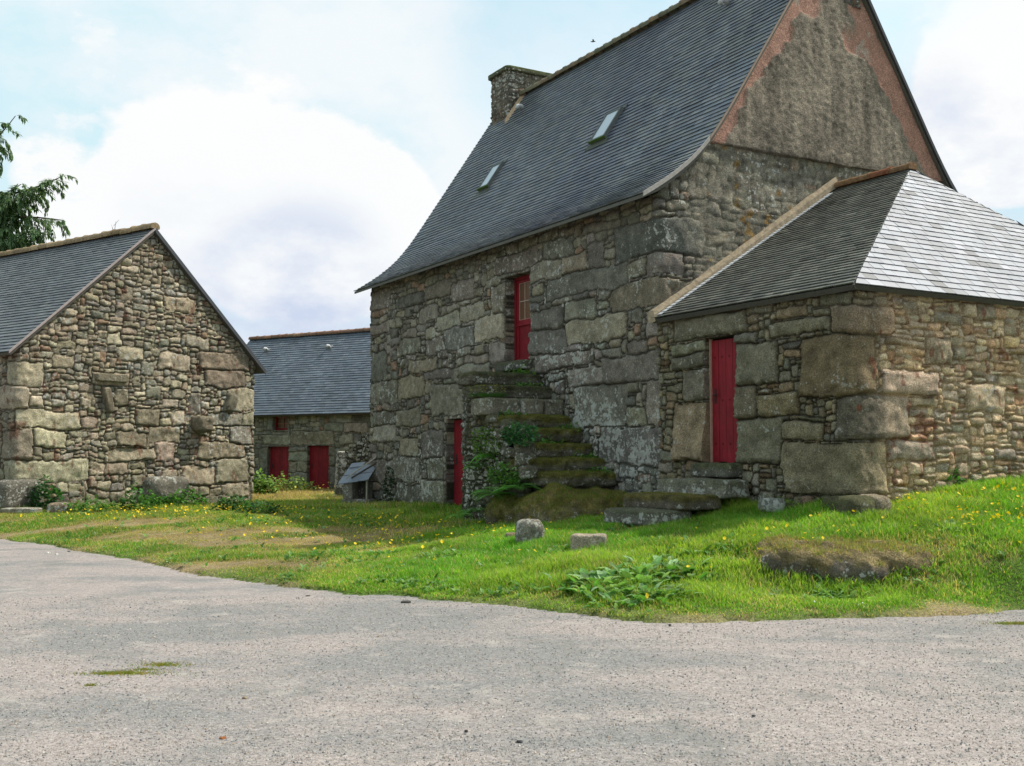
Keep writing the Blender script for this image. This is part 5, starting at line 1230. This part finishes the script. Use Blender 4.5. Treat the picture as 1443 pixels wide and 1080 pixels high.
Pv, Pf, Pc = blades(260000, (-14, 2, 17, 42), lambda x, y, d, dry: .10 + .10 * sstep(30, 36, y) * (1 - dry), False, 803, 1.7, prob=lambda x, y: np.where(y > 24, 1., (x > -2.2) * 1.))
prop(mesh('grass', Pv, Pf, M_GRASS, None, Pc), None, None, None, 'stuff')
# low broad-leaved weeds mixed through the turf
def turf_weeds(n, box, seed, size):
    r = np.random.default_rng(seed); x = r.uniform(box[0], box[1], n); y = r.uniform(box[2], box[3], n); cl = fbm(x / .5, y / .5, None, seed, 3)
    k = (y > EDGE(x) + .12) & ~inbuild(x, y, .1) & (r.random(n) < np.clip(.1 + 1.6 * cl, 0, 1)); x, y = x[k], y[k]; z = TZ(x, y); mb = MB(); rr_ = random.Random(seed)
    for i in range(len(x)):
        g = rr_.choice([(.10, .24, .05), (.17, .30, .10), (.07, .17, .035), (.22, .33, .16)]); kk = rr_.uniform(.7, 1.3); s = size * rr_.uniform(.6, 1.5); a0 = rr_.uniform(0, 6.28)
        for j in range(rr_.randint(3, 6)):
            leafpoly(mb, (x[i], y[i], z[i] + rr_.uniform(.01, .05)), a0 + j * 1.25, s, s * rr_.uniform(.35, .6), rr_.uniform(.1, 1.), rr_.uniform(.3, 1.2), tuple(q * kk for q in g), n=2)
    return prop(mb.build('turf_weeds', M_LEAF, None), None, None, None, 'stuff')
turf_weeds(5200, (-3.2, 6.5, 10.6, 16.5), 815, .06)
turf_weeds(1800, (-9, -2, 12, 24), 816, .06)
# small patches of grass through the road surface
def patch(n, pts_, seed, nm='grass_patch'):
    r = np.random.default_rng(seed); x, y = [], []
    for px, py, rx, ry, k in pts_:
        p = atZ(px, py, 0.); m = int(n * k); a = r.uniform(0, 6.28, m); q = np.abs(r.normal(0, .5, m)); x.append(p[0] + np.cos(a)*q*rx); y.append(p[1] + np.sin(a)*q*ry)
    x = np.concatenate(x); y = np.concatenate(y); n = len(x); z = np.zeros(n); h = r.uniform(.008, .03, n); az = r.uniform(0, 6.28, n); w = .004
    P = np.stack([np.stack([x - w, y, z], 1), np.stack([x + w, y, z], 1), np.stack([x + np.cos(az)*h, y + np.sin(az)*h, z + h], 1)], 1); b = np.arange(n)[:, None]*3
    c = np.where(r.random((n, 1)) < .4, np.array([[.28, .20, .07]]), np.array([[.13, .19, .03]])) * r.uniform(.7, 1.3, (n, 1))
    return mesh(nm, P.reshape(-1, 3), b + np.array([[0, 1, 2]]), M_GRASS, None, np.repeat(c, 3, 0))
prop(patch(2600, [(178, 951, .38, .10, .5), (228, 939, .26, .12, .25), (150, 952, .2, .06, .1), (128, 968, .08, .05, .04), (205, 946, .2, .06, .1)], 811), None, None, None, 'stuff')
prop(patch(1500, [(1443, 880, .35, .08, 1.), (1340, 866, .6, .12, .6), (450, 815, .4, .3, .3)], 812), None, None, None, 'stuff')

def moss_on(objs, per_m2, hmax, cols, seed, zmin=.15, box=None):
    r = np.random.default_rng(seed); out = []
    for o in objs:
        me = o.data; me.calc_loop_triangles(); n = len(me.loop_triangles); ti = np.empty(n*3, np.int32); me.loop_triangles.foreach_get('vertices', ti); vc = np.empty(len(me.vertices)*3, np.float32); me.vertices.foreach_get('co', vc)
        root = o
        while root.parent is not None: root = root.parent
        vc = vc.reshape(-1, 3).astype(float) + np.array(root.location); T = vc[ti.reshape(-1, 3)]
        nn = np.cross(T[:, 1] - T[:, 0], T[:, 2] - T[:, 0]); ar = np.linalg.norm(nn, axis=1) + 1e-12; nz = np.abs(nn[:, 2]) / ar; cen = T.mean(1)
        up = cen[:, 2] > (np.median(vc[:, 2]) - .1); w = ar * (nz > zmin) * up * np.clip(.55 + 1.2 * fbm(cen[:, 0]*5, cen[:, 1]*5, cen[:, 2]*5, seed, 3), 0, 1); m = int(w.sum() / 2 * per_m2)
        k = r.choice(len(T), m, p=w / w.sum()); a, b = r.random(m), r.random(m); s_ = a + b > 1; a[s_], b[s_] = 1 - a[s_], 1 - b[s_]
        out.append(T[k, 0] + (T[k, 1] - T[k, 0]) * a[:, None] + (T[k, 2] - T[k, 0]) * b[:, None])
    p = np.concatenate(out); n = len(p); h = hmax * r.uniform(.3, 1, n); az = r.uniform(0, 6.28, n); w = .0035
    P = np.stack([p + np.stack([-np.sin(az)*w, np.cos(az)*w, -h*.2], 1), p - np.stack([-np.sin(az)*w, np.cos(az)*w, h*.2], 1), p + np.stack([np.cos(az)*h*.7, np.sin(az)*h*.7, h], 1)], 1)
    c = np.array(cols)[r.integers(0, len(cols), n)] * r.uniform(.6, 1.4, (n, 1)); b = np.arange(n)[:, None]*3
    return prop(mesh('moss', P.reshape(-1, 3), b + np.array([[0, 1, 2]]), M_GRASS, None, np.repeat(c, 3, 0)), None, None, None, 'stuff')
by = lambda root, nm: [o for o in bpy.data.objects if o.parent == root and o.name.split('.')[0] == nm]
MC = [(.17, .17, .04), (.22, .17, .05), (.12, .17, .03), (.26, .18, .07)]
moss_on(by(stair, 'mossy_footing'), 11000, .05, MC + [(.11, .22, .04)], 851, .3)
moss_on(by(stair, 'step')[:5], 9000, .03, [(.18, .18, .04), (.22, .19, .045), (.11, .17, .03)], 852)
moss_on(by(stair, 'step')[5:] + by(stair, 'landing_slab'), 2500, .03, [(.08, .08, .03), (.06, .09, .02)], 853)
moss_on(by(dst, 'step')[1:2], 5000, .025, MC, 854)
moss_on([bpy.data.objects['rock_outcrop']], 9000, .05, [(.36, .27, .13), (.30, .23, .10), (.20, .20, .06), (.14, .22, .04)], 855, .72)
# flowers: yellow hawkbits and small white daisies
def scatter_flowers(name, cl, size, hh, col, seed):
    r = np.random.default_rng(seed); mb = MB()
    for (px, py, rx, ry, n) in cl:
        c = ground_at(px, py)
        for _ in range(n):
            x = c[0] + r.normal(0, rx); y = c[1] + r.normal(0, ry)
            if inbuild(np.array([x]), np.array([y]), .05)[0] or y < EDGE(np.array([x]))[0] + .12: continue
            z = gz(x, y); h = hh * r.uniform(.5, 1.5); s = size * r.uniform(.6, 1.25); t = np.array((x + r.normal(0, .02), y + r.normal(0, .02), z + h)); tx, ty = r.normal(0, .45, 2)
            ks = np.arange(8) * math.pi / 4; k = r.uniform(.8, 1.1)
            rim = [t + np.array((math.cos(a)*s*q, math.sin(a)*s*q, math.cos(a)*s*tx + math.sin(a)*s*ty)) for a, q in zip(ks, [1, .8]*4)]
            mb.add(rim + [t - np.array((0, 0, s*.25))], [(i, (i+1) % 8, 8) for i in range(8)], tuple(q*k for q in col))
            mb.add([(x - .0015, y, z), (x + .0015, y, z), tuple(t - np.array((0, 0, s*.25)))], [(0, 1, 2)], (.08, .15, .03))
    return prop(mb.build(name, M_FLOWER, None), None, None, None, 'stuff')
YEL = (.85, .60, .02)
scatter_flowers('yellow_flowers', [(300,722,1.2,.5,200),(200,728,1.3,.4,90),(110,730,.9,.4,25),(390,735,1.3,1.0,60),(440,752,1.5,1.2,60),(530,745,1.1,1.2,70),(570,765,.8,.9,60),(610,760,.8,.8,40),(500,728,1.0,1.0,25),(690,760,.7,.6,18)], .021, .10, YEL, 821)
scatter_flowers('yellow_flowers', [(1245,712,.28,.3,55),(1290,712,.3,.4,40),(1360,700,.5,.4,60),(1425,700,.5,.5,110),(1440,745,.4,.4,45),(1375,738,.3,.25,40),(1130,760,.35,.2,9),(1000,790,1.3,.8,12),(1300,790,1.,.5,14),(1180,738,.3,.2,8),(730,790,1.2,.6,12)], .0185, .10, YEL, 822)
scatter_flowers('yellow_flowers', [(420,690,1.1,1.8,90),(370,690,.8,1.8,60),(480,698,.7,1.6,45)], .026, .25, (.85, .66, .10), 823)
scatter_flowers('white_daisies', [(680,800,1.0,.35,50),(760,805,.9,.4,35),(880,870,.8,.2,16),(1230,866,.35,.1,26),(620,775,1.,.6,30),(1110,810,.7,.4,20),(1000,830,.8,.3,16)], .0075, .035, (.75, .75, .72), 824)

# loose chippings on the road
def gravel(n, seed):
    r = np.random.default_rng(seed); y = 4.9 + 7.5 * r.random(n)**1.5; x = r.uniform(-.5, .5, n) * y * 1.02
    k = y < EDGE(x) - .02; x, y = x[k], y[k]; n = len(x); s = (.0022 + .0055 * r.random(n)**3)[:, None, None] * (1 + .04 * (y - 5))[:, None, None]
    base = np.array([(1,0,0),(0,1,0),(-1,0,0),(0,-1,0),(0,0,.8),(0,0,-.8)], float)[None] * s * (1 + .35 * r.normal(size=(n, 6, 1)))
    a = r.uniform(0, 6.28, n); co, si = np.cos(a)[:, None], np.sin(a)[:, None]; bx = base[..., 0]*co - base[..., 1]*si; by = base[..., 0]*si + base[..., 1]*co
    P = np.stack([bx + x[:, None], by + y[:, None], base[..., 2] + .006 + .012 * fbm(x / 1.5, y / 1.5, None, 51, 3)[:, None]], -1)
    fb = np.array([(0,1,4),(1,2,4),(2,3,4),(3,0,4),(1,0,5),(2,1,5),(3,2,5),(0,3,5)])[None] + (np.arange(n)*6)[:, None, None]
    pal = np.array([(.34,.31,.28),(.20,.20,.20),(.45,.41,.36),(.14,.14,.15),(.38,.30,.24),(.30,.29,.28)]); c = np.repeat(pal[r.integers(0, 6, n)] * r.uniform(.8, 1.2, (n, 1)), 6, 0)
    return prop(mesh('gravel', P.reshape(-1, 3), fb.reshape(-1, 3), M_PLAIN, None, c), None, None, None, 'stuff')
gravel(70000, 831)

# ================================================================== conifer behind the barn and a bare twig
TX = atY(-70, 640, 37.)[0]; TY = 37.; tz = .3
tree = thing('conifer', (TX, TY, tz), 'dark drooping conifer rising behind the left barn, cut by the photo edge', 'tree')
mb = MB(); mb.tube([(TX, TY, tz - .3), (TX + .1, TY, 6), (TX, TY, 12), (TX + .05, TY, 18.5)], [.36, .28, .17, .03], 10, (.10, .07, .05)); trunk = mb.build('trunk', M_BARK, tree, True)
bm_, fo = MB(), MB(); r = random.Random(9)
def branch(p0, p1, sag, dens=1., thick=.035, hang=1.):
    p0, p1 = np.array(p0, float), np.array(p1, float); L_ = np.linalg.norm(p1 - p0); n = max(6, int(L_ * 3)); pts_ = []
    for i in range(n + 1):
        t = i / n; p = p0 + (p1 - p0) * t; p[2] -= sag * math.sin(math.pi * t * .85) ; pts_.append(p)
    bm_.tube(pts_, [thick * (1 - .8 * i / n) + .005 for i in range(n + 1)], 5, (.07, .055, .04))
    d = (p1 - p0) / L_; az0 = math.atan2(d[1], d[0])
    for i in range(1, n + 1):
        t = i / n
        for sd in (-1, 1):
            for rep in range(2):
                if r.random() > (.35 + .6 * math.sin(t * 2.6 + r.random())) * dens: continue
                sl = L_ * (.30 * (1 - t) + .10) * r.uniform(.5, 1.2) * hang; az = az0 + sd * r.uniform(.5, 1.3); q = pts_[i] + np.array((r.uniform(-.08, .08),)*3); a = r.uniform(-.3, .2); m = max(4, int(sl / .09)); tw = [q]
                for j in range(m):
                    a -= r.uniform(.06, .20); q = q + np.array((math.cos(az)*math.cos(a), math.sin(az)*math.cos(a), math.sin(a))) * sl / m; tw.append(q)
                    for _ in range(5):
                        k = r.uniform(.6, 1.8); leafpoly(fo, q + np.array([r.uniform(-.04, .04) for _ in range(3)]), az + r.uniform(-1.6, 1.6), r.uniform(.12, .22), r.uniform(.04, .075), a + r.uniform(-.9, .3), r.uniform(0, .8), (.09*k, .145*k, .07*k), n=2)
                bm_.tube(tw, .006, 3, (.06, .05, .035))
def tip(px, py, Y=35.2): return atY(px, py, Y)
branch((TX, TY, 10.4), tip(88, 242), .35, 1., .05); branch((TX, TY, 9.4), tip(90, 316, 35.), -.25, .9, .05); branch((TX, TY, 12.0), tip(22, 154), .5, 1., .04)
branch((TX, TY, 9.6), tip(48, 262, 35.8), .2, 1.1, .04); branch((TX, TY, 8.2), tip(66, 330, 35.4), -.1, 1.1, .04); branch((TX, TY, 8.0), tip(38, 350, 36.), .0, 1.1, .04); branch((TX, TY, 9.0), tip(20, 280, 36.), .1, 1.1, .04); branch((TX, TY, 7.6), tip(50, 352, 35.), -.1, 1.1, .04)
branch((TX, TY, 8.6), tip(30, 310, 35.6), .0, 1.1, .04); branch((TX, TY, 9.2), tip(34, 272, 35.2), .1, 1.2, .04); branch((TX, TY, 8.4), tip(56, 322, 35.), .0, 1.2, .04); branch((TX, TY, 10.), tip(30, 256, 36.), .2, 1.2, .04); branch((TX, TY, 7.8), tip(28, 335, 35.), .0, 1.2, .04); branch((TX, TY, 9.8), tip(62, 252, 35.), .3, 1.1, .04)
for i in range(34):
    z = 4. + 14 * (i / 44); az = i * 2.4; L_ = (19 - z) * .26 + .4
    if math.cos(az) > .1: L_ = min(L_, 1.3 if z > 7.5 else 2.4)
    branch((TX, TY, z), (TX + math.cos(az)*L_, TY + math.sin(az)*L_, z + .1 - L_*.1), L_*.10, .9, .035)
bm_.build('limbs', M_BARK, tree); fo.build('crown', M_LEAF, tree)
tb = atY(160, 330, 34.)
tw = thing('bare_sapling', (tb[0], tb[1], .3), 'thin bare twig tip showing above the left barn ridge', 'tree')
mb = MB(); pz = atY(163, 312, 34.)[2]; mb.tube([(tb[0], tb[1], .3), (tb[0] + .03, tb[1], 5), (tb[0], tb[1], pz - .5), (tb[0] + .07, tb[1], pz)], [.04, .025, .014, .004], 5, (.12, .10, .10))
for i in range(10):
    z = pz - .15 - i * .14; a = i * 2.4; mb.tube([(tb[0], tb[1], z), (tb[0] + math.cos(a)*.16, tb[1] + math.sin(a)*.16, z + .2)], [.008, .003], 4, (.12, .10, .10))
mb.build('stem', M_BARK, tw)
# distant bird above the ridge
bp = atY(836, 59, 60.); mb = MB(); bx, by, bz = bp
mb.tube([(bx - .16, by, bz), (bx - .05, by, bz), (bx + .06, by, bz + .01), (bx + .13, by, bz + .02)], [.01, .035, .03, .01], 6, (.05, .05, .05))
bd_ = mb.build('body', M_PLAIN, None); bird = thing('bird', tuple(bd_.location), 'tiny dark bird flying above the farmhouse ridge', 'bird'); bd_.parent = bird; bd_.location = (0, 0, 0)
for sg in (-1, 1):
    mb = MB(); mb.add([(bx - .04, by, bz + .02), (bx + .05, by, bz + .02), (bx + .02, by + sg*.16, bz + .07), (bx - .07, by + sg*.25, bz + .05), (bx - .06, by + sg*.12, bz + .05)], [(0, 1, 2, 3, 4)], (.05, .05, .05)); mb.build('wing', M_PLAIN, bird)
# far hedge line so no bare horizon shows between the buildings
# ================================================================== sky, sun, camera
AZ_S = R(72); EL_S = R(55)
sd = Vector((math.sin(AZ_S) * math.cos(EL_S), math.cos(AZ_S) * math.cos(EL_S), math.sin(EL_S)))
wld = bpy.data.worlds.new('World'); SC.world = wld; wld.use_nodes = True; nt = wld.node_tree; nt.nodes.clear()
out = nt.nodes.new('ShaderNodeOutputWorld'); sky = N(nt, 'ShaderNodeTexSky', sky_type='NISHITA', sun_disc=False)
sky.sun_elevation = EL_S; sky.sun_rotation = AZ_S; sky.air_density = 1.; sky.dust_density = 1.5; sky.ozone_density = 1.
bg1 = nt.nodes.new('ShaderNodeBackground'); bg1.inputs[1].default_value = .15
nt.links.new(mix(nt, 1., sky.outputs[0], (1.75, 1.78, 1.36), 'MULTIPLY'), bg1.inputs[0])
geo = N(nt, 'ShaderNodeTexCoord').outputs['Generated']
def blob(px, py, rad, amp):
    d = ray(px, py); d = d / np.linalg.norm(d)
    dp = N(nt, 'ShaderNodeVectorMath', operation='DOT_PRODUCT'); nt.links.new(geo, dp.inputs[0]); dp.inputs[1].default_value = tuple(d)
    mr = N(nt, 'ShaderNodeMapRange', interpolation_type='SMOOTHSTEP'); nt.links.new(dp.outputs['Value'], mr.inputs[0]); mr.inputs[1].default_value = math.cos(rad); mr.inputs[2].default_value = 1.; mr.inputs[3].default_value = 0.; mr.inputs[4].default_value = amp
    return mr.outputs[0]
mp = N(nt, 'ShaderNodeMapping'); mp.inputs['Scale'].default_value = (1, 1, 1.7); nt.links.new(geo, mp.inputs[0])
n1 = noise(nt, 3.2, 8, .55, mp.outputs[0]); n2 = noise(nt, 1.3, 4, .5, mp.outputs[0])
cov = math_(nt, 'ADD', math_(nt, 'MULTIPLY', n1, 1.1), math_(nt, 'MULTIPLY', n2, .5))
for b in [(380,255,.22,.55),(150,300,.2,.42),(470,330,.12,.35),(60,60,.22,.30),(1420,150,.12,.5),(1400,330,.14,.35),(200,120,.2,.22),(600,20,.2,.1),(560,300,.1,.25)]: cov = math_(nt, 'ADD', cov, blob(*b))
for b in [(600,170,.13,-.30),(820,60,.14,-.35),(1260,60,.14,-.22),(1330,260,.08,-.1)]: cov = math_(nt, 'ADD', cov, blob(*b))
cf = ramp(nt, cov, (.60, .55), (1.20, 1.))
# flat greyish violet undersides near the skyline
und = math_(nt, 'ADD', blob(420,430,.12,1.0), math_(nt, 'ADD', blob(1340,260,.12,.9), blob(250,330,.07,.25)))
n3 = noise(nt, 6., 6, .6, mp.outputs[0]); und = math_(nt, 'MULTIPLY', und, ramp(nt, n3, (.38, .0), (.60, 1.)))
n4 = noise(nt, 7.5, 10, .6, mp.outputs[0])
core = blob(340,270,.13,.62)
for b in [(1425,150,.10,.75),(480,290,.10,.6),(150,280,.12,.42),(560,340,.08,.45),(1390,60,.08,.2),(430,350,.12,.4)]: core = math_(nt, 'ADD', core, blob(*b))
core = ramp(nt, math_(nt, 'ADD', core, math_(nt, 'MULTIPLY', n4, 1.35)), (.88, 0.), (1.34, .92))
wisp = ramp(nt, noise(nt, 3.4, 9, .62, mp.outputs[0]), (.42, 0.), (.60, 1.))
base = mix(nt, wisp, (.66, .875, .955), (.90, .955, .985))
cc = mix(nt, und, mix(nt, core, base, (1.0, 1.0, 1.0)), (.62, .70, .87))
bg2 = nt.nodes.new('ShaderNodeBackground'); nt.links.new(cc, bg2.inputs[0]); bg2.inputs[1].default_value = 1.0
ms = nt.nodes.new('ShaderNodeMixShader'); nt.links.new(cf, ms.inputs[0]); nt.links.new(bg1.outputs[0], ms.inputs[1]); nt.links.new(bg2.outputs[0], ms.inputs[2]); nt.links.new(ms.outputs[0], out.inputs[0])
sun = bpy.data.lights.new('sun', 'SUN'); sun.energy = 5.0; sun.angle = R(.6); sun.color = (1., .94, .83)
so = bpy.data.objects.new('sun', sun); COL.objects.link(so); so.rotation_euler = sd.to_track_quat('Z', 'Y').to_euler(); so.location = (10, 10, 30)
cam = bpy.data.cameras.new('camera'); co = bpy.data.objects.new('camera', cam); COL.objects.link(co)
cam.sensor_width = 36; cam.lens = F / 1443 * 36; cam.clip_end = 3000; cam.clip_start = .05; co.location = (0, 0, EYE); co.rotation_euler = (R(90) + PT, 0, 0); SC.camera = co
SC.view_settings.view_transform = 'Standard'; SC.view_settings.look = 'None'; SC.view_settings.exposure = 0
SC.render.resolution_x = 1024; SC.render.resolution_y = 766
SC.cycles.use_denoising = True
